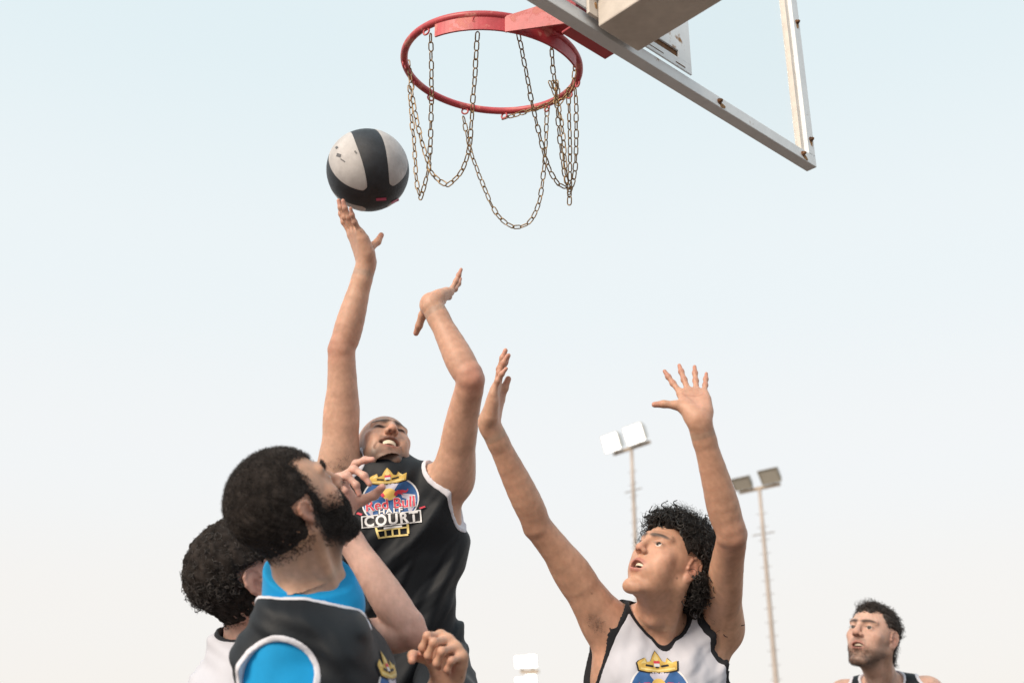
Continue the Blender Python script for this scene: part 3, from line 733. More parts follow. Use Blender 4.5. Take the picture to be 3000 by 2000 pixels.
def teeth(H, mo, parent, lower=True, grin=0.0):
    """two rows of separate teeth inside the lips"""
    mb = MB(); z0 = mo['mz'] + mo['up'] * .55
    for row in ((0, 1) if lower else (0,)):
        for i in range(-4, 5):
            a = i * .21; x = math.sin(a) * .022; y = .058 + grin * .004 + math.cos(a) * .0245; wd = .0072 if abs(i) < 2 else .0062
            hh = .0085 if row == 0 else .0070; zz = z0 - hh * .35 if row == 0 else z0 - hh * 1.35
            c = H.p(x, y, zz); rot = Matrix(H.R.tolist()) @ Matrix.Rotation(-a, 3, 'Z')
            mb.box(c, (wd * H.k * .93, .005 * H.k, hh * H.k), rot, .0012)
    return mb.build('teeth', M['tooth'], parent, True)
def eyes(H, parent, look=(0, 1, 0)):
    for s in (-1, 1):
        c = Vector(H.p(s * .032, .0715, .0115)); lk = Vector(H.v(*look)).normalized(); bm = bmesh.new()
        bmesh.ops.create_uvsphere(bm, u_segments=24, v_segments=16, radius=.0136 * H.k, matrix=Matrix.Translation(c) @ lk.to_track_quat('Z', 'Y').to_matrix().to_4x4())
        me = bpy.data.meshes.new('eyeball')
        for f in bm.faces:
            f.smooth = True
            if (f.calc_center_median() - c).normalized().dot(lk) > math.cos(R(36)): f.material_index = 1
        bm.to_mesh(me); bm.free(); me.materials.append(M['eye_white']); me.materials.append(M['iris']); link('eyeball', me, parent)
def curls(roots, nrml, length, coil, turns, rad, n=10, droop=None, jitter=.5, lift=1.0, sides=3, taper=.35):
    """helical locks growing from scalp points"""
    S_ = len(roots); d = nrml * lift + rng.normal(size=(S_, 3)) * jitter
    if droop is not None: d = d + np.asarray(droop)
    d /= np.linalg.norm(d, axis=1)[:, None]; a = np.cross(d, rng.normal(size=(S_, 3))); a /= np.linalg.norm(a, axis=1)[:, None]; b = np.cross(d, a)
    t = np.linspace(0, 1, n)[None, :, None]; L = (np.asarray(length) * rng.uniform(.7, 1.3, S_))[:, None, None]; ph = rng.uniform(0, 6.28, (S_, 1, 1)); w = 6.283 * turns
    r = coil * np.minimum(t * 3, 1) * rng.uniform(.6, 1.3, (S_, 1, 1)); P = roots[:, None, :] - nrml[:, None, :] * .002 + d[:, None, :] * t * L + a[:, None, :] * np.cos(w * t + ph) * r + b[:, None, :] * np.sin(w * t + ph) * r
    if droop is not None: P = P + np.asarray(droop)[None, None, :] * (t ** 2) * L * .55
    return tubes(P, np.broadcast_to(rad * (1 - (1 - taper) * t[..., 0]), (S_, n)), sides)
# ------------------------------------------------------------------ the printed badge, drawn flat once
def flat_mesh(ob, maxlen):
    COL.objects.link(ob); dg = bpy.context.evaluated_depsgraph_get(); me = bpy.data.meshes.new_from_object(ob.evaluated_get(dg)); COL.objects.unlink(ob)
    bm = bmesh.new(); bm.from_mesh(me); bmesh.ops.triangulate(bm, faces=bm.faces)
    for _ in range(5):
        es = [e for e in bm.edges if e.calc_length() > maxlen]
        if not es: break
        bmesh.ops.subdivide_edges(bm, edges=es, cuts=1); bmesh.ops.triangulate(bm, faces=bm.faces)
    V = np.array([v.co[:2] for v in bm.verts]); F = [[v.index for v in f.verts] for f in bm.faces]; bm.free(); bpy.data.meshes.remove(me); return V, F
def poly(loops, maxlen=.042):
    cu = bpy.data.curves.new('p', 'CURVE'); cu.dimensions = '2D'; cu.fill_mode = 'BOTH'
    for lp in loops:
        sp = cu.splines.new('POLY'); sp.points.add(len(lp) - 1); sp.use_cyclic_u = True
        for q, (x, y) in zip(sp.points, lp): q.co = (x, y, 0, 1)
    return flat_mesh(bpy.data.objects.new('p', cu), maxlen)
def text(s, width, cx, cy, off=0.0, shear=0.0, stretch=1.0, space=1.0, maxlen=.18, h=None):
    cu = bpy.data.curves.new('t', 'FONT'); cu.body = s; cu.align_x = 'CENTER'; cu.align_y = 'CENTER'; cu.offset = off; cu.shear = shear; cu.space_character = space; cu.resolution_u = 3
    ob = bpy.data.objects.new('t', cu); V, F = flat_mesh(ob, .18)
    lo, hi = V.min(0), V.max(0); k = width / (hi[0] - lo[0]); ky = k * stretch if h is None else h / (hi[1] - lo[1]); V = (V - (lo + hi) / 2) * (k, ky) + (cx, cy); return V, F
def circ(cx, cy, rx, ry=None, n=40, a0=0, a1=360):
    ry = rx if ry is None else ry; return [(cx + rx * math.cos(R(a0 + (a1 - a0) * i / n)), cy + ry * math.sin(R(a0 + (a1 - a0) * i / n))) for i in range(n)]
def rect(x0, y0, x1, y1): return [(x0, y0), (x1, y0), (x1, y1), (x0, y1)]
def badge():
    B = []
    def add(name, mat, lay, vf): B.append((name, mat, lay, *vf))
    def each(name, mat, lay, loops):
        for lp in loops: add(name, mat, lay, poly([lp]))
    add('badge_rim', 'print_white', 0, poly([circ(0, 0, .515, .50)])); add('badge_disc', 'print_blue', 1, poly([circ(0, 0, .487, .472)]))
    each('badge_ray', 'print_lilac', 2, ([[(-.14, .30), (-.10, .44), (.10, .45), (.19, .34), (.03, .10)], [(-.30, .16), (-.46, .10), (-.47, -.06), (-.20, .05)], [(.46, -.10), (.44, .05), (.20, .12), (.22, .02)], [(-.42, -.18), (-.30, -.12), (-.33, -.30)], [(.42, -.20), (.29, -.15), (.33, -.32)]]))
    bull = [(-.08, .10), (-.10, .155), (-.16, .195), (-.25, .185), (-.30, .155), (-.335, .20), (-.33, .15), (-.29, .115), (-.22, .125), (-.25, .075), (-.20, .10), (-.15, .115), (-.13, .07), (-.10, .085)]
    add('badge_sun', 'print_yellow', 3, poly([circ(.0, .125, .125, .125)]))
    add('badge_bull', 'print_red', 4, poly([bull])); add('badge_bull', 'print_red', 4, poly([[(-x, y) for x, y in bull][::-1]]))
    for nm, mat, lay, off in (('badge_word', 'print_white', 5, .042), ('badge_word', 'print_red', 6, .013)):
        add(nm, mat, lay, text('Red Bull', .86 + (off - .004) * .9, .0, -.075, off, 0, 1, 1.0, .06, .205 + (off - .004) * .9))
    add('badge_word', 'print_navy', 7, text('HALF', .46, .0, -.215, .05, 0, 1, 1.16, .06, .135)); add('badge_word', 'print_white', 8, text('HALF', .43, .0, -.215, .024, 0, 1, 1.16, .06, .105))
    bx = [(-.53, -.265), (.53, -.265), (.535, -.515), (-.20, -.515), (-.54, -.515)]
    add('badge_plate', 'print_white', 6, poly([bx])); add('badge_plate', 'print_black', 7, poly([[(-.505, -.287), (.505, -.287), (.508, -.493), (-.512, -.493)]]))
    add('badge_word', 'print_white', 8, text('COURT', .955, .0, -.385, .030, 0, 1, 1.16, .06, .225))
    each('badge_ribbon', 'print_red', 7, ([[(.53, -.25), (.62, -.225), (.60, -.195), (.50, -.225)], [(-.53, -.25), (-.62, -.205), (-.58, -.175), (-.50, -.22)]]))
    cr = [(-.315, .385), (-.335, .50), (-.30, .53), (-.19, .575), (-.165, .505), (-.10, .525), (-.055, .61), (.0, .68), (.055, .61), (.10, .525), (.155, .505), (.19, .575), (.25, .50), (.335, .53), (.315, .385), (.16, .355), (0, .345), (-.16, .355)]
    add('crown_outline', 'print_black', 2, poly([[(x * 1.08, (y - .5) * 1.12 + .495) for x, y in cr]]))
    add('crown', 'gold', 3, poly([cr])); each('crown_band', 'gold_light', 4, ([[(-.29, .425), (0, .385), (.29, .425), (.285, .395), (0, .355), (-.285, .395)], [(-.05, .56), (0, .655), (.05, .56), (0, .50)], [(-.28, .485), (-.20, .555), (-.18, .49)], [(.28, .485), (.20, .555), (.18, .49)]]))
    each('crown_band', 'print_black', 5, ([[(-.20, .445), (-.07, .425), (-.07, .455), (-.19, .475)], [(.20, .445), (.07, .425), (.07, .455), (.19, .475)]]))
    add('crown_jewel', 'print_red', 5, poly([rect(-.055, .485, .055, .525)])); add('crown_jewel', 'print_white', 5, poly([rect(-.050, .435, .050, .484)])); add('crown_jewel', 'print_black', 5, poly([rect(-.03, .413, .03, .434)]))
    net_ = [[(-.30, -.52), (-.26, -.52), (-.215, -.76), (-.255, -.76)], [(.30, -.52), (.26, -.52), (.255, -.72), (.295, -.72)]] + [rect(x - .016, -.76, x + .016, -.575) for x in (-.12, .0, .12)] + [rect(-.245, -.76, .275, -.725)] + [rect(-.25, -.605, .275, -.575)]
    for lp in net_: add('badge_net', 'gold_light', 4, poly([lp]))
    add('badge_net', 'print_white', 5, text('2021', .34, .02, -.555, .03, 0, 1, 1.1, .06, .05) if False else poly([rect(-.14, -.575, .18, -.535)]))
    return B
BADGE = badge()
def print_badge(jobj, V, F, o, u, v, n, size):
    bvh = BVHTree.FromPolygons([tuple(x) for x in V.tolist()], F.tolist()); n = Vector(n); n.normalize(); u = P3(u); v = P3(v); o = P3(o)
    for name, mat, lay, bv, bf in BADGE:
        W = []; ok = []; last = None
        for a, b in bv:
            s = Vector(o + (u * a + v * b) * size) + n * .25; h = bvh.ray_cast(s, -n, .6)
            ok.append(h[0] is not None); W.append((h[0] + n * (.0010 + .00055 * lay)) if h[0] is not None else s)
        fs = [f for f in bf if all(ok[i] for i in f) and max((W[f[i]] - W[f[i - 1]]).length for i in range(3)) < size * .4]
        if not fs: continue
        me = bpy.data.meshes.new(name); me.from_pydata([tuple(w) for w in W], [], fs); me.materials.append(M[mat])
        for q in me.polygons: q.use_smooth = True
        link(name, me, jobj)

# ------------------------------------------------------------------ dressing and assembling a person
def jersey(root, T, tp, L, N, neck_up, S, cut, mat, trim, off=.011, wr=None, vdeep=.105, hem=-.16, name='jersey', h=.0045, neck_r=.070, both=True, zlo=None, extra=(), neck_lift=-.012, hipw=1.0):
    """sleeveless top: a solid a little larger than the trunk, opened at neck and arms. cut: per side list of capsules"""
    up = T.R[:, 2]; fr = T.R[:, 1]
    nk = [cap(P3(N) + up * neck_lift, P3(N) + nrm(neck_up) * .2, neck_r, neck_r + .03, 1e-3)] + ([] if vdeep < 0 else [cap(P3(N) + fr * .045 + up * .012, P3(N) + fr * .115 - up * vdeep, .056, .003, 1e-3)])
    ac = [c for side in cut for c in side]
    def base(X, d):
        Xl = ((X - T.o.astype(f32)) @ T.R.astype(f32)) / f32(T.k)
        w = np.maximum(wr(Xl), f32(-.45 * off)) if wr else 0
        return d - f32(off) - w, Xl
    def g(X): return np.minimum(field(nk, X), field(ac, X) if ac else f32(9))
    def post(X, d):
        d, Xl = base(X, d); return np.maximum(np.maximum(d, f32(.004) - g(X)), f32(hem) - Xl[..., 2])
    def post_t(X, d):
        d, Xl = base(X, d); q = g(X); return np.maximum(np.maximum(d - f32(.0013), -q), np.maximum(q - f32(.0118), f32(hem) - Xl[..., 2]))
    cp = list(tp) + list(extra) + [ell(T.p(0, 0, -.09), (.168 * hipw, .124 * hipw, .10), T.R, .05)]
    lo, hi = bounds(cp, .02)
    if zlo is not None: lo[2] = max(lo[2], zlo)
    j, V, F = solid(name, cp, h, mat, root, post, lo, hi)
    solid('trim', cp, h * .62, trim, j, post_t, lo, hi, 3)
    return j, V, F
class Person: pass
def build(label, base, seed, N, PEL, SR, SL, head, arms, group=None, knees=None, feet=None, hk=1.0, ho=None, tk=1.0, arm_k=1.0, lean=1.0, extra_paint=(), skinvis=None, hlow=.008, cut_low=None):
    q = Person(); N, PEL, SR, SL = map(P3, (N, PEL, SR, SL)); q.T, q.tp, q.L = torso(N, PEL, SR, SL, tk); T = q.T
    q.root = empty('person', (PEL[0], PEL[1], 0)); tag(q.root, label, 'person', group)
    hc, fwd, upv = head; q.H = H = frame_yz(hc, fwd, upv, hk); ho = ho or {}
    hp, paint, q.mo = head_prims(H, ho); up = T.R[:, 2]
    nk = [cap(H.p(0, -.034, -.045), N - up * .01, .053 * hk, .060 * tk, .03), cap(H.p(0, .018, -.080), N + T.R[:, 1] * .022 - up * .01, .034 * hk, .040 * tk, .03)]
    notch = N + T.R[:, 1] * .052 - up * .045
    for s in (-1, 1):
        nk.append(cap(H.p(s * .060, -.024, -.040), notch + T.R[:, 0] * s * .012, .0135 * hk, .0105, .022)); nk.append(cap(notch + T.R[:, 0] * s * .012, T.p(s * .11, .020, q.L - .050), .010, .009, .025))
    nk.append(ell(H.p(0, .030, -.105) * .45 + notch * .55 + T.R[:, 1] * .004, .013, None, .02))
    q.neck_up = H.p(0, -.02, -.03) - N
    bp_ = list(q.tp); hands = []; q.arms = {}
    for side, S in ((1, SR), (-1, SL)):
        a = arms[side]; ap = arm(S, a['E'], a['W'], T.R[:, 1], arm_k, lean); bp_ += ap; q.arms[side] = ap
        paint.append((P3(a['E']) - nrm(nrm(P3(a['E']) - S) - nrm(P3(a['W']) - P3(a['E']))) * -.03, None, np.full(3, .045), np.array(a.get('elbow', (.42, .17, .12))), a.get('es', .5), 3))
        if 'y' in a:
            Hh, p, c, tips = hand(a['W'], a['y'], a['z'], side, a['pose'], a.get('k', 1.0), P3(a['W']) - P3(a['E'])); hands.append((Hh, ap + p, P3(a['W']), nrm(P3(a['W']) - P3(a['E'])), p)); paint += c; bp_ += p[:6]
            q.__dict__.setdefault('tips', {})[side] = tips
    lp = []
    if feet is not None: lp = legs(T, 0, feet, knees, tk); bp_ += lp
    paint += list(extra_paint)
    zs = [zone(H.o, .24 * hk, N + (H.o - N) * .30, H.o - N)] + [zone(W + d * .08, .19, W - d * .035, d) for _, _, W, d, _ in hands]
    armp = q.arms[1] + q.arms[-1]; core = hp[:6] + nk[:2]
    def own(zf, mine, rest):                            # a zone takes only what lies nearer to its own solids
        def f(X, m):
            r = zf(X, m); i = np.where(r)[0]
            if len(i): Y = np.asarray(X, f32)[i][:, None, :]; r[i] = (field(mine, Y) < field(rest, Y))[:, 0]
            return r
        return f
    sk = [own(zs[0], core, armp)] + [own(z, hpr, core + q.tp + [a for sd in (1, -1) if sd != side for a in q.arms[sd]]) for z, (_, _, _, _, hpr), side in zip(zs[1:], hands, [s_ for s_ in (1, -1) if 'y' in arms[s_]])]
    zl = zone(PEL - up * 1.0, 1.4, PEL - up * .10, -up)
    parts = []
    allp = hp + nk + q.tp
    lo, hi = H.o - .175 * hk, H.o + .175 * hk; lo = np.minimum(lo, N - .02); hi = np.maximum(hi, N + .02)
    inv = lambda zf: (lambda X, m: ~zf(X, -m))          # keep only the inside of a zone (a little more)
    parts.append(mesh_sdf(allp, lo, hi, .0022 * (1.25 if hlow > .02 else 1), None, inv(zs[0])))
    nhead = len(parts[0][0])
    for (Hh, pr, W, d, hpr), z in zip(hands, zs[1:]):
        lo, hi = bounds(hpr, .012); parts.append(mesh_sdf(pr, lo, hi, .0022, None, inv(z)))
    lo, hi = bounds(bp_ + nk, .015); PELz = PEL[2]
    if cut_low is not None: lo[2] = max(lo[2], cut_low)
    else: lo[2] = max(lo[2], PELz - .25)
    parts.append(mesh_sdf(bp_ + nk + hp[:4], lo, hi, .0042, None, lambda X, m: np.logical_or.reduce([z(X, m) for z in sk] + [zl(X, m)])))
    if lp:
        lo, hi = bounds(lp, .02); parts.append(mesh_sdf(lp, lo, hi, .011))
    o = 0; VV = []; FF = []
    for V, F in parts: VV.append(V); FF.append(F + o); o += len(V)
    V = np.concatenate(VV); F = np.concatenate(FF)
    q.body = link('body', mesh_np('body', V, F, M['skin'], True, paint_all(V, base, paint, seed)), q.root)
    q.hV, q.hF = parts[0]; q.hN = normals(q.hV, q.hF); q.V, q.F = V, F; q.N, q.PEL, q.SR, q.SL = N, PEL, SR, SL
    if ho.get('grin') or ho.get('open'): teeth(H, q.mo, q.root, bool(ho.get('grin')), ho.get('grin', 0))
    if not ho.get('noeyes'): eyes(H, q.root, ho.get('look', (0, 1, 0)))
    if feet is not None:
        shorts(q, knees, 'black_fabric', ho.get('sw', 1.0))
        for s, ft in zip((-1, 1), feet):
            fw = nrm(T.R[:, 1] * (1, 1, 0)); ft = P3(ft)
            pr = [cap(ft + fw * -.05 + (0, 0, .04), ft + fw * .15 + (0, 0, .032), .042, .036, .02), cap(ft + (0, 0, .05), ft + (0, 0, .11), .045, .046, .02), cap(ft - fw * .06 + (0, 0, .012), ft + fw * .18 + (0, 0, .012), .046, .046, .01, flat=((0, 0, 1), .25))]
            solid('shoe', pr, .007, 'shoe', q.root)
    return q
def shorts(q, knees, mat, w=1.0):
    T = q.T; pr = [ell(T.p(0, 0, -.05), (.168 * w, .12 * w, .13), T.R, .05)]
    for s, kn in zip((-1, 1), knees):
        h = T.p(s * .078, 0, -.05); kn = P3(kn); pr.append(cap(h, h + (kn - h) * .9, .100 * w, .094 * w, .05))
    def post(X, d): return d - f32(.006) * sn(X, 26, 4)
    solid('shorts', pr, .010, mat, q.root, post)
def scalp(q, fn, count, thr=.25):
    """random scalp points: fn(local xyz) -> keep weight"""
    Xl = q.H.loc(q.hV); w = np.clip(fn(Xl[:, 0], Xl[:, 1], Xl[:, 2]), 0, 1); w = np.where(w > thr, w, 0); i = rng.choice(len(w), count, p=w / w.sum()); V = q.hV[i].astype(float) + rng.normal(size=(count, 3)) * .0008; return V, q.hN[i].astype(float)
def mesh_join(*vf):
    o = 0; VV = []; FF = []
    for V, F in vf: VV.append(V); FF.append(F + o); o += len(V)
    return np.concatenate(VV), np.concatenate(FF)
def stand(PEL, fwd, spread=.13, lift=0.0, shift=0.0):
    """knees and feet of someone standing (left first)"""
    PEL = P3(PEL); f = nrm(P3(fwd) * (1, 1, 0)); r = np.array([f[1], -f[0], 0]); kn = []; ft = []
    for s in (-1, 1):
        g = PEL * (1, 1, 0) + r * s * spread + f * shift; ft.append(g + (0, 0, lift)); kn.append((g + PEL * (1, 1, 0) + r * s * .09) / 2 + f * .05 + (0, 0, lift + .48 * PEL[2] / .98))
    return kn, ft
def sweep(Xl, amp, *terms):
    """soft folds: each term (direction in the trunk frame, frequency, seed, weight)"""
    w = 0
    for dirn, fq, sd, wt in terms:
        dirn = nrm(dirn).astype(f32); ph = (Xl @ dirn) * f32(fq) + f32(1.6) * sn(Xl, 7, sd, 3) ; s = np.sin(ph); w = w + f32(wt) * (s * np.abs(s)) * (f32(.55) + f32(.45) * sn(Xl, 9, sd + 2, 3))
    return w * f32(amp)
OPEN5 = dict(i=(14, 6, 8, 4), m=(3, 4, 8, 4), r=(-7, 5, 8, 4), p=(-17, 8, 9, 5))

# ---- the shooter
A1 = dict()
A1[1] = dict(E=at(1003, 1026, 3.05), W=at(1074, 768, 3.08), y=cv(-.34, .93, .02), z=cv(.80, .30, -.52), pose=dict(i=(10, -6, 12, 8), m=(2, -12, 10, 8), r=(-6, -14, 8, 8), p=(-16, -18, 10, 8), t=((.15, .35, .85), (.2, .3, .9), (.1, .6, .75))), es=.55)
A1[-1] = dict(E=at(1378, 1112, 2.90), W=at(1262, 888, 3.0), y=cv(.34, .22, -.91), z=cv(-.58, .80, .0), pose=dict(i=(8, -8, 16, 10), m=(0, -4, 20, 12), r=(-16, 4, 14, 10), p=(-46, 26, 4, 2), t=((.8, .10, -.35), (.8, -.05, -.5), (.8, .1, -.4))), elbow=(.50, .20, .15), es=.6)
N1 = at(1150, 1405, 3.08); PEL1 = at(1200, 1890, 3.06)
f1 = cv(.05, 0, 1)
p1 = build('leaping man in a black jersey stretching a bare arm under the ball', (.60, .37, .268), 3, N1, PEL1, at(992, 1392, 3.04), at(1326, 1408, 3.04),
    (at(1122, 1322, 3.13), cv(.32, .76, .57), cv(-.08, .58, -.80)), A1, knees=[at(1335, 2115, 2.72), P3(PEL1) + (-.12, .05, -.47)], feet=[P3(PEL1) + (.06, .18, -.62), P3(PEL1) + (-.14, .30, -.93)], hk=.99,
    ho=dict(grin=1.0, squint=1.0, stubble=.86, stubcol=(.085, .058, .048), shaved=True, noeyes=True, jaw=1.06, ears=.75, flare=.1, sw=.86), lean=1.04,
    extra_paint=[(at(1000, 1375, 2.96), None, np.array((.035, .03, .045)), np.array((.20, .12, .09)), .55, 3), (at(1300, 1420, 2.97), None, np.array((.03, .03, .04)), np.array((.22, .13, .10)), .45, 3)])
T = p1.T
def cuts(q, r=.078, dx=0.0, drop=.09, out=.045, rise=.03, r2=None, keep=(1, -1), grow=.05):
    res = []
    for s in keep:
        S = q.SR if s > 0 else q.SL; lat = q.T.R[:, 0] * s; up = q.T.R[:, 2]; S = S + lat * dx
        res.append([cap(S + up * rise, S + lat * out - up * drop, r, r2 or r * .72, 1e-3), cap(S + up * rise + lat * .01, S + lat * .22 + up * rise, r, r + grow, 1e-3)])
    return res
wr1 = lambda X: sweep(X, .0140, ((.75, .1, .65), 50, 3, 1.0), ((.60, .05, .80), 84, 9, .35), ((.85, .2, .5), 120, 14, .2)) * np.clip((f32(.55) - X[..., 2]) * 5, .25, 1.0)
j1, jV, jF = jersey(p1.root, p1.T, p1.tp, p1.L, p1.N, p1.neck_up, None, cuts(p1, .074), 'black_fabric', 'trim_white', .009, wr1, vdeep=-1, neck_r=.060, neck_lift=.16, hipw=.96, extra=[cap(p1.N - p1.T.R[:, 2] * .02, p1.N + nrm(p1.neck_up) * .060, .074, .070, .035), cap(p1.N + p1.T.R[:, 1] * .035, p1.N + nrm(p1.neck_up) * .012 + p1.T.R[:, 1] * .044, .066, .056, .03)])
print_badge(j1, jV, jF, at(1136, 1470, 2.92), -T.R[:, 0], T.R[:, 2] * .84, T.R[:, 1], .155)
kn = at(1335, 2115, 2.72); solid('knee_sleeve', [cap(kn + (0.02, .10, .0), kn + (0, -.012, .0), .070, .062, .02), cap(kn + (0, -.012, 0), kn + (.02, .06, -.12), .062, .056, .02)], .006, 'grey_fabric', p1.root)

# ---- the bearded man in front, blue shirt under a black jersey
A2 = dict()
A2[1] = dict(E=at(770, 2330, 1.93), W=at(880, 2600, 2.05))
A2[-1] = dict(E=at(1170, 2290, 2.18), W=at(1308, 1985, 2.10), y=cv(.14, .85, .42), z=cv(-.66, -.22, .72), pose=dict(i=(2, 62, 92, 42), m=(0, 66, 92, 45), r=(-3, 70, 92, 45), p=(-6, 74, 90, 45), t=((.55, .45, .65), (.05, .55, .85), (-.55, .35, .65))), k=.95)
N2 = at(912, 1735, 2.11); PEL2 = N2 + (.085, .02, -.53)
p2 = build('bearded man in a black jersey over a bright blue shirt, nearest the camera', (.57, .345, .235), 8, N2, PEL2, at(842, 1900, 1.99), at(965, 1880, 2.26),
    (at(858, 1490, 2.06), cv(.57, .51, -.645), cv(-.48, .85, .24)), A2, *(None,), knees=stand(PEL2, cv(.9, 0, .3))[0], feet=stand(PEL2, cv(.9, 0, .3))[1], hk=1.0, ho=dict(flare=.10, ears=.66, stubble=.9, stubcol=(.06, .045, .04)), cut_low=1.0)
T = p2.T
# blue shirt: trunk, collar and short sleeves
up = T.R[:, 2]; fr = T.R[:, 1]; nu = nrm(p2.neck_up)
sh = list(p2.tp) + p2.arms[1][:5]; slv = []
for s in (1, -1):
    S = p2.SR if s > 0 else p2.SL; Eb = P3(A2[s]['E']); slv.append(cap(S, S + (Eb - S) * .75, .054, .055, .05))
sh += slv[:1]
cn = nrm(nu * .95 + fr * .30); cp0 = p2.N + nu * .052
def shirt_post(X, d):
    w = f32(.0050) * np.abs(sn(X, 24, 6, 4)) * np.clip(f32(1.3) - np.linalg.norm(X - p2.SR.astype(f32), axis=-1) * 7, 0, 1)
    sl = np.full(d.shape, -9, f32)
    for s in (1,):
        S = p2.SR if s > 0 else p2.SL; a = nrm(P3(A2[s]['E']) - S); lim = float(np.linalg.norm(P3(A2[s]['E']) - S) * .62)
        sl = np.maximum(sl, np.where(np.linalg.norm(X - P3(A2[s]['E']).astype(f32), axis=-1) < .3, (X - S.astype(f32)) @ a.astype(f32) - f32(lim), f32(-9)))
    return np.maximum(d - f32(.005) - w, sl)
lo, hi = bounds(sh, .02); lo[2] = 1.05
solid('shirt', sh, .0045, 'blue_fabric', p2.root, shirt_post, lo, hi)
shirt_collar, _, _ = solid('collar', [cap(p2.N - up * .03 - fr * .008, p2.N + nu * .05 - fr * .004, .088, .077, .02), cap(p2.N - up * .03 + fr * .03, p2.N + nu * .04 + fr * .015, .074, .068, .02)], .004, 'blue_fabric', p2.root, lambda X, d: np.maximum(d - f32(.002) * sn(X, 30, 8, 3), (X - cp0.astype(f32)) @ cn.astype(f32)))
wr2 = lambda X: sweep(X, .0090, ((.2, .5, .8), 60, 21, 1.0), ((.1, .8, .3), 90, 25, .6))
j2, jV, jF = jersey(p2.root, p2.T, p2.tp, p2.L, p2.N, p2.neck_up, None, cuts(p2, .066, .02, .20, .03, -.058, .07, keep=(1,), grow=.0), 'black_fabric', 'trim_white', .019, wr2, vdeep=.078, zlo=1.0, neck_r=.100, extra=p2.arms[1][:5] + p2.arms[-1][:5] + slv)
print_badge(j2, jV, jF, p2.N + fr * .13 - up * .24, -T.R[:, 0], up, fr, .16)

# ---- the man behind him in white, elbow out
A3 = dict()
A3[1] = dict(E=at(1200, 1848, 2.28), W=at(990, 1528, 2.36), y=cv(-.06, .98, .0), z=cv(.86, .12, .48), pose=dict(i=(8, 42, 30, 14), m=(0, 66, 52, 25), r=(-4, 74, 60, 30), p=(-8, 78, 60, 30), t=((.55, .35, .70), (.20, .35, .92), (.15, .65, .75))), elbow=(.60, .29, .24), es=.4)
A3[-1] = dict(E=at(830, 2300, 2.75), W=at(900, 2600, 2.7))
N3 = at(752, 1868, 2.44); PEL3 = N3 + (-.05, .03, -.53)
p3 = build('man in a white jersey mostly hidden behind the bearded man, elbow bent forward', (.66, .42, .345), 15, N3, PEL3, at(810, 1930, 2.35), at(716, 1930, 2.66),
    (at(742, 1692, 2.40), cv(.74, .42, -.52), cv(-.44, .88, .10)), A3, knees=stand(PEL3, cv(.9, 0, -.2))[0], feet=stand(PEL3, cv(.9, 0, -.2))[1], hk=1.05, ho=dict(stubble=.3), cut_low=1.1)
wr3 = lambda X: sweep(X, .0130, ((.2, .3, .9), 70, 31, 1.0), ((.0, .7, .7), 55, 33, .7))
j3, jV, jF = jersey(p3.root, p3.T, p3.tp, p3.L, p3.N, p3.neck_up, None, cuts(p3, .074, .02), 'white_fabric', 'trim_black', .022, wr3, zlo=1.1)

# ---- the curly haired defender
A4 = dict()
A4[1] = dict(E=at(1578, 1540, 2.68), W=at(1432, 1238, 2.62), y=cv(.20, .97, .08), z=cv(.97, -.20, .10), pose=dict(i=(3, 2, 8, 5), m=(0, -2, 6, 4), r=(-2, 3, 8, 6), p=(-4, 6, 14, 8), t=((.42, .85, .16), (.26, .94, .14), (.20, .96, .16))), k=.93, elbow=(.27, .13, .09), es=.55)
A4[-1] = dict(E=at(2143, 1566, 2.54), W=at(2046, 1226, 2.50), y=cv(-.06, .76, -.64), z=cv(-.05, .64, .77), pose=dict(i=(22, -4, 6, 4), m=(6, -6, 6, 4), r=(-6, -6, 6, 4), p=(-14, -4, 6, 4), t=((.85, .45, .1), (1, .18, .05), (1, .02, .0))), k=.84, elbow=(.30, .13, .10), es=.45)
N4 = at(1916, 1832, 2.78); PEL4 = N4 + (0, .03, -.53)
p4 = build('curly haired young man in a white jersey with both arms raised', (.57, .335, .23), 22, N4, PEL4, at(1774, 1826, 2.74), at(2112, 1842, 2.78),
    (at(1952, 1652, 2.70), cv(-.65, .63, .42), cv(.48, .76, -.44)), A4, knees=stand(PEL4, cv(0, 0, 1), lift=.1)[0], feet=stand(PEL4, cv(0, 0, 1), lift=.1)[1], hk=.945,
    ho=dict(open=.85, jaw=.87, nose=.88, brow_h=.0042, lip=(.42, .15, .14), look=(-.1, .95, .2), haircol=(.035, .027, .024)), lean=.96, cut_low=1.0,
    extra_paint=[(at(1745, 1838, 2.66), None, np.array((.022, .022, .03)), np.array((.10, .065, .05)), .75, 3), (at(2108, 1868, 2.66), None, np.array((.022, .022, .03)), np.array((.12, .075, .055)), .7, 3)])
T = p4.T
wr4 = lambda X: sweep(X, .0095, ((.85, .2, .35), 58, 41, 1.0), ((.6, .1, .75), 75, 44, .6), ((-.8, .2, .5), 66, 47, .7))
j4, jV, jF = jersey(p4.root, p4.T, p4.tp, p4.L, p4.N, p4.neck_up, None, cuts(p4, .070, .012, .11, .05, .02, keep=(1,)) + cuts(p4, .088, .004, .12, .02, .0, keep=(-1,)), 'white_fabric', 'trim_black', .013, wr4, vdeep=.062, zlo=1.05, neck_r=.066)
print_badge(j4, jV, jF, at(1926, 2034, 2.62), -T.R[:, 0], T.R[:, 2], T.R[:, 1], .150)

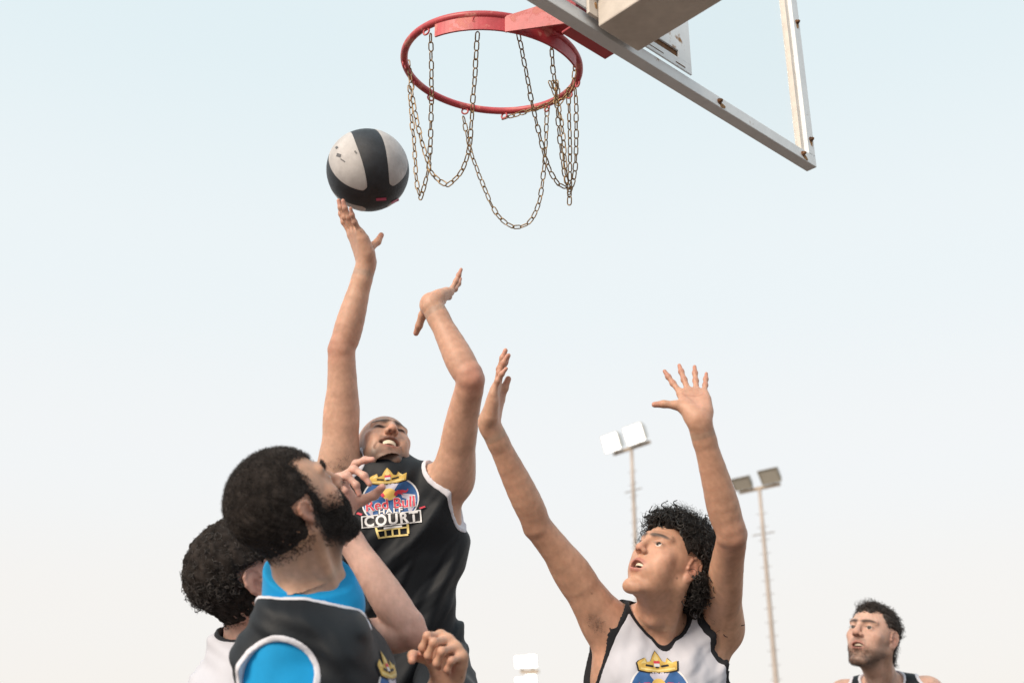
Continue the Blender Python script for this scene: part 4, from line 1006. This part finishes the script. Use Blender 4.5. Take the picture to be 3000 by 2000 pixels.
# ---- the onlooker far right
A5 = {1: dict(E=at(2420, 2300, 4.3), W=at(2430, 2500, 4.2)), -1: dict(E=at(2800, 2280, 4.2), W=at(2790, 2480, 4.1))}
N5 = at(2592, 2004, 4.28); PEL5 = N5 + (.0, .04, -.53)
p5 = build('short bearded man in a black jersey looking up at far right', (.62, .40, .31), 29, N5, PEL5, at(2472, 2036, 4.32), at(2722, 2026, 4.22),
    (at(2552, 1868, 4.2), cv(-.66, .50, .56), cv(.30, .83, -.47)), A5, knees=stand(PEL5, cv(-.3, 0, 1))[0], feet=stand(PEL5, cv(-.3, 0, 1))[1], hk=1.05,
    ho=dict(open=.55, lean=1.0, brow_h=.0045, stubble=.62, stubcol=(.13, .09, .075), look=(-.1, .95, .1), haircol=(.045, .033, .028)), cut_low=1.0)
j5, jV, jF = jersey(p5.root, p5.T, p5.tp, p5.L, p5.N, p5.neck_up, None, cuts(p5, .066, .02), 'black_fabric', 'trim_white', .012, None, zlo=1.2, h=.006, neck_r=.072)
# ------------------------------------------------------------------ hair
sg = lambda v, k: 1 / (1 + np.exp(-np.clip(v * k, -40, 40)))
def hairline(front=.066, side=.012, nape=-.075, fy=.050, recess=.0, irr=.005, es=1.0):
    """weight of scalp points: above the forehead line, behind the ears, down to the nape"""
    def fn(x, y, z):
        P_ = np.stack([x, y, z], -1); front_ = front + recess * np.clip(np.abs(x) - .022, 0, .03) + irr * sn(P_, 90, 2) + irr * sn(P_, 230, 5)
        top = sg(z - (front_ + (.0 - y) * .1), 160) * sg(.098 - y, 200)
        back = sg(-.026 - y + np.clip(z, -.05, .05) * .2, 160) * sg(z - nape, 160)
        temple = sg(z - side - np.clip(y + .01, 0, .06) * .9, 160) * sg(fy + irr * sn(P_, 120, 8) - y, 160)
        ear = np.where((np.abs(x) > .0735) & (z < .040 * es + .002) & (z > -.036 * es) & (y < -.016 + .028 * es) & (y > -.016 - .034 * es), 0, 1)
        return np.clip(np.maximum(np.maximum(top, back), temple), 0, 1) * (z > nape - .01) * ear
    return fn
def hair_shell(q, fn, th, mat, nz=.004, fr=160, name='hair', cut=.40):
    """the dense mass next to the scalp: lifted copy of the scalp with an uneven surface"""
    Xl = q.H.loc(q.hV); w = fn(Xl[:, 0], Xl[:, 1], Xl[:, 2]); up = th * np.clip(w, 0, 1) ** 1.7 if not callable(th) else th(Xl) * np.clip(w, 0, 1) ** 1.7
    V = q.hV + q.hN * (up * (1 + .0 * w) + nz * w * sn(q.hV, fr, 5))[:, None] - q.hN * (.0022 * (w < cut + .12))[:, None]; keep = w > cut; F = q.hF[keep[q.hF].any(1)]
    u = np.unique(F); mp = np.full(len(V), -1); mp[u] = np.arange(len(u)); return V[u].astype(float), mp[F]
def attach(q, name, mat, *vf):
    V, F = mesh_join(*vf); me = mesh_np(name, V, F, M[mat])
    if mat in ('hair_black', 'hair_jet') and name in ('hair', 'beard'):    # first piece is the matte mass under the strands
        me.materials.append(M['hair_mass']); me.polygons.foreach_set('material_index', (np.arange(len(F)) < len(vf[0][1])).astype(np.int32))
    return link(name, me, q.root)
# bearded man: dense short crop, fuller on top
fn = hairline(.080, .000, -.058, .012, .5, .004, .70)
th2 = lambda X: .0022 + .012 * sg(X[:, 2] - .045, 55) + .004 * sg(X[:, 2] - .0, 90)
fns = lambda x, y, z: fn(x, y, z) * sg(z + .046, 110)
r_, n_ = scalp(p2, lambda x, y, z: fn(x, y, z) * (.75 + .25 * sg(z, 80)), 28000, .16); lz = p2.H.loc(r_)[:, 2]; ln = .0022 + .0085 * sg(lz - .045, 50)
attach(p2, 'hair', 'hair_black', hair_shell(p2, fns, lambda X: th2(X) * .45, 'hair_black', .0012, 260), curls(r_ + n_ * (ln * .25)[:, None], n_, ln, .0016, 1.1, .0005, 6, None, .55))
def beard(x, y, z):
    jaw = sg(-.022 - z - np.clip(y - .005, 0, .08) * .32, 90) * sg(y + .010, 200) * sg(z + .068 + np.clip(y, 0, .1) * .70, 130); burn = sg(.030 - z, 200) * sg(y - .002, 250) * sg(.018 - y, 250) * sg(z + .06, 200)
    mst = sg(-.031 - z, 220) * sg(y - .062, 200) * (y < .0985); lips = np.where((np.abs(x) < .022) & (z > -.064) & (z < -.045) & (y > .07), 0, 1); return np.clip(np.maximum(np.maximum(jaw, burn), mst), 0, 1) * lips
r_, n_ = scalp(p2, beard, 11000, .05); attach(p2, 'beard', 'hair_black', hair_shell(p2, beard, .0032, 'hair_black', .0012, 240), curls(r_ + n_ * .002, n_, .0052, .0014, 1.3, .0005, 6, p2.H.v(0, .1, -.3), .45))
r_, n_ = scalp(p2, lambda x, y, z: (np.abs(z - .034) < .005) * (np.abs(x) > .012) * (np.abs(x) < .05) * (y > .06), 500); attach(p2, 'eyebrow', 'hair_black', curls(r_, n_, .008, .001, .4, .0005, 4, p2.H.v(0, 0, .5), .3))
# man in white behind: loose dark curls on top, faded sides
fn = hairline(.064, .010, -.058)
top = lambda x, y, z: fn(x, y, z) * sg(z - .030 - y * .1, 70)
r_, n_ = scalp(p3, fn, 11000, .05); lz = p3.H.loc(r_)[:, 2]; r2, n2 = scalp(p3, top, 1500); r3, n3 = scalp(p3, top, 4200)
attach(p3, 'hair', 'hair_black', hair_shell(p3, fn, lambda X: .003 + .017 * sg(X[:, 2] - .030, 55), 'hair_black', .0035, 190),
    curls(r_, n_, .005 + .015 * sg(lz - .03, 55), .0022, 1.2, .00055, 6, None, .6), curls(r2 + n2 * .006, n2, .017, .0052, 1.5, .0017, 12, None, .8, sides=4), curls(r3 + n3 * .006, n3, .016, .005, 1.8, .0006, 10, None, .8))
# curly defender: a mop of corkscrew locks
fn = hairline(.080, .010, -.050, .042); dn = np.array([0, 0, -1.0])
back = lambda x, y, z: fn(x, y, z) * sg(-.01 - y, 60) * (z > -.025)
inn = lambda x, y, z: fn(x, y, z) * np.where((y > .004) & (z < .070), 0, 1)
r_, n_ = scalp(p4, inn, 620, .6); r2, n2 = scalp(p4, inn, 2600, .6); r3, n3 = scalp(p4, back, 330, .6); r4, n4 = scalp(p4, fn, 3000); rf, nf = scalp(p4, lambda x, y, z: fn(x, y, z) * sg(y - .035, 120) * sg(.11 - z, 200) * (z > .074) * (np.abs(x) < .052), 60)
attach(p4, 'hair', 'hair_jet', hair_shell(p4, fn, lambda X: .010 + .008 * sg(X[:, 2] - .02, 40) + .010 * sg(-X[:, 1] - .04, 40), 'hair_black', .005, 150),
    curls(r_ + n_ * .006, n_, .044, .0085, 2.0, .0032, 24, dn * .10 - p4.H.R[:, 1] * .10, .65, sides=4), curls(r2 + n2 * .008, n2, .034, .0078, 2.0, .0013, 18, dn * .10, .6, sides=3),
    curls(rf + nf * .008, nf, .034, .0075, 2.0, .0026, 22, p4.H.v(0, .25, -.35), .6, sides=4), curls(r3 + n3 * .010, n3, .032, .0080, 1.8, .0028, 24, dn * .2, .4, sides=4), curls(r4 + n4 * .015, n4, .036, .006, 2.0, .0006, 14, None, .7))
# onlooker: wavy brown hair swept back
fn = hairline(.086, .014, -.048, .030, .5)
rq, nq = scalp(p5, lambda x, y, z: fn(x, y, z) * sg(y - .03, 120) * sg(z - .07, 120), 130)
r_, n_ = scalp(p5, fn, 6000, .08); lz = p5.H.loc(r_); bk = -p5.H.R[:, 1]; r2, n2 = scalp(p5, lambda x, y, z: fn(x, y, z) * sg(z - .05, 80), 900); r3, n3 = scalp(p5, lambda x, y, z: fn(x, y, z) * sg(-.06 - y, 80) * sg(.0 - z, 60), 500)
attach(p5, 'hair', 'hair_brown', hair_shell(p5, fn, lambda X: .002 + .007 * sg(X[:, 2] - .02, 60), 'hair_brown', .003, 140), curls(rq + nq * .003, nq, .024, .0065, .9, .0012, 16, p5.H.v(0, .1, .35), .5, sides=4), curls(r_ + n_ * .002, n_, .007 + .011 * sg(lz[:, 2] - .03, 50), .0025, .6, .0008, 8, bk * .7, .35),
    curls(r2 + n2 * .004, n2, .024, .0055, .9, .0013, 14, bk * .8, .5, sides=4), curls(r3 + n3 * .004, n3, .018, .003, .7, .0010, 10, dn * .7 + bk * .2, .35))
bd5 = lambda x, y, z: beard(x, y, z) * sg(-.062 - z, 90)
r_, n_ = scalp(p5, bd5, 2600); attach(p5, 'beard', 'hair_brown', curls(r_, n_, .0055, .001, .5, .0004, 4, dn * .3, .4))
# underarm and stubble hairs
def tuft(q, c, r, count, length, mat, name):
    d = np.linalg.norm(q.V - P3(c), axis=1); i = np.where(d < r)[0]
    if len(i) < 5: return
    i = rng.choice(i, count, p=np.exp(-(d[i] / r * 1.8) ** 2) / np.exp(-(d[i] / r * 1.8) ** 2).sum()); N = normals(q.V, q.F)[i]
    attach(q, name, mat, curls(q.V[i].astype(float), N.astype(float), length, .002, .8, .0004, 5, None, .8))
tuft(p4, at(1745, 1838, 2.66), .036, 170, .0035, 'hair_black', 'underarm_hair')
tuft(p1, at(1000, 1375, 2.96), .05, 220, .008, 'hair_black', 'underarm_hair')
# ------------------------------------------------------------------ the ball
BC = Vector(at(1078, 499, 3.17)); BRAD = .1205
ball = empty('basketball', BC); tag(ball, 'black basketball with grey panels rolling off the shooter\'s fingertips', 'basketball')
# ball frame: seam poles on the axis that points down to the right in view
bz = Vector(cv(.33, -.78, .52)); bx = Vector(cv(1, .2, .1)); bx = (bx - bz * bx.dot(bz)).normalized(); by = bz.cross(bx); BM = Matrix((bx, by, bz)).transposed()
bm = bmesh.new(); bmesh.ops.create_icosphere(bm, subdivisions=6, radius=BRAD); 
me = bpy.data.meshes.new('ball_skin'); bm.to_mesh(me); bm.free(); me.transform(Matrix.Translation(BC) @ BM.to_4x4()); me.materials.append(M['ball_black'])
for q in me.polygons: q.use_smooth = True
bs = link('ball_skin', me, ball)
def panel(phi, half, t0, t1, r_):
    """a leaf-shaped grey panel between two polar angles, rounded at its ends"""
    nu, nv = 40, 14; V = []; F = []
    for i in range(nu + 1):
        u = i / nu; th = t0 + (t1 - t0) * u; w = half * min(1, (1 - abs(2 * u - 1) ** 3.2)) ** .5
        for j in range(nv + 1):
            a = phi + w * (2 * j / nv - 1); e_ = 1 - min(1, min(j, nv - j, i, nu - i) / 1.0)
            V.append(BC + BM @ Vector((math.sin(th) * math.cos(a), math.sin(th) * math.sin(a), math.cos(th))) * (r_ - .0012 * e_))
    for i in range(nu):
        for j in range(nv): a = i * (nv + 1) + j; F.append((a, a + nv + 1, a + nv + 2, a + 1))
    me = bpy.data.meshes.new('panel'); me.from_pydata([tuple(v) for v in V], [], F); me.materials.append(M['ball_grey'])
    for q in me.polygons: q.use_smooth = True
    return link('panel', me, ball)
for k in range(4): panel(R(115 + k * 90), R(28), R(25), R(155), BRAD + .0006)
def mark(px, py, w, h, mat, rot=0):
    """small print pressed on the ball"""
    V = []; F = []; o = np.array(cam.location)
    for i in range(4):
        for j in range(9):
            a = (j / 8 - .5) * w; b = (i / 3 - .5) * h; x = px + a * math.cos(rot) - b * math.sin(rot); y = py + a * math.sin(rot) + b * math.cos(rot)
            d = Vector(at(x, y, 3.0)) - cam.location; d.normalize(); oc = cam.location - BC; bq = oc.dot(d); t = -bq - math.sqrt(max(0, bq * bq - oc.dot(oc) + (BRAD + .0016) ** 2)); V.append(cam.location + d * t)
    for i in range(3):
        for j in range(8): a = i * 9 + j; F.append((a, a + 1, a + 10, a + 9))
    me = bpy.data.meshes.new('print_mark'); me.from_pydata([tuple(v) for v in V], [], F); me.materials.append(M[mat]); link('print_mark', me, ball)
mark(1117, 584, 30, 8, 'ball_pink', -.06); mark(1158, 590, 24, 7, 'ball_pink', -.5)
mark(992, 455, 13, 10, 'ball_mark', .3); mark(986, 432, 6, 8, 'ball_mark', .9); mark(1004, 470, 16, 3, 'ball_mark', .6); mark(1042, 446, 10, 5, 'ball_mark', .9)
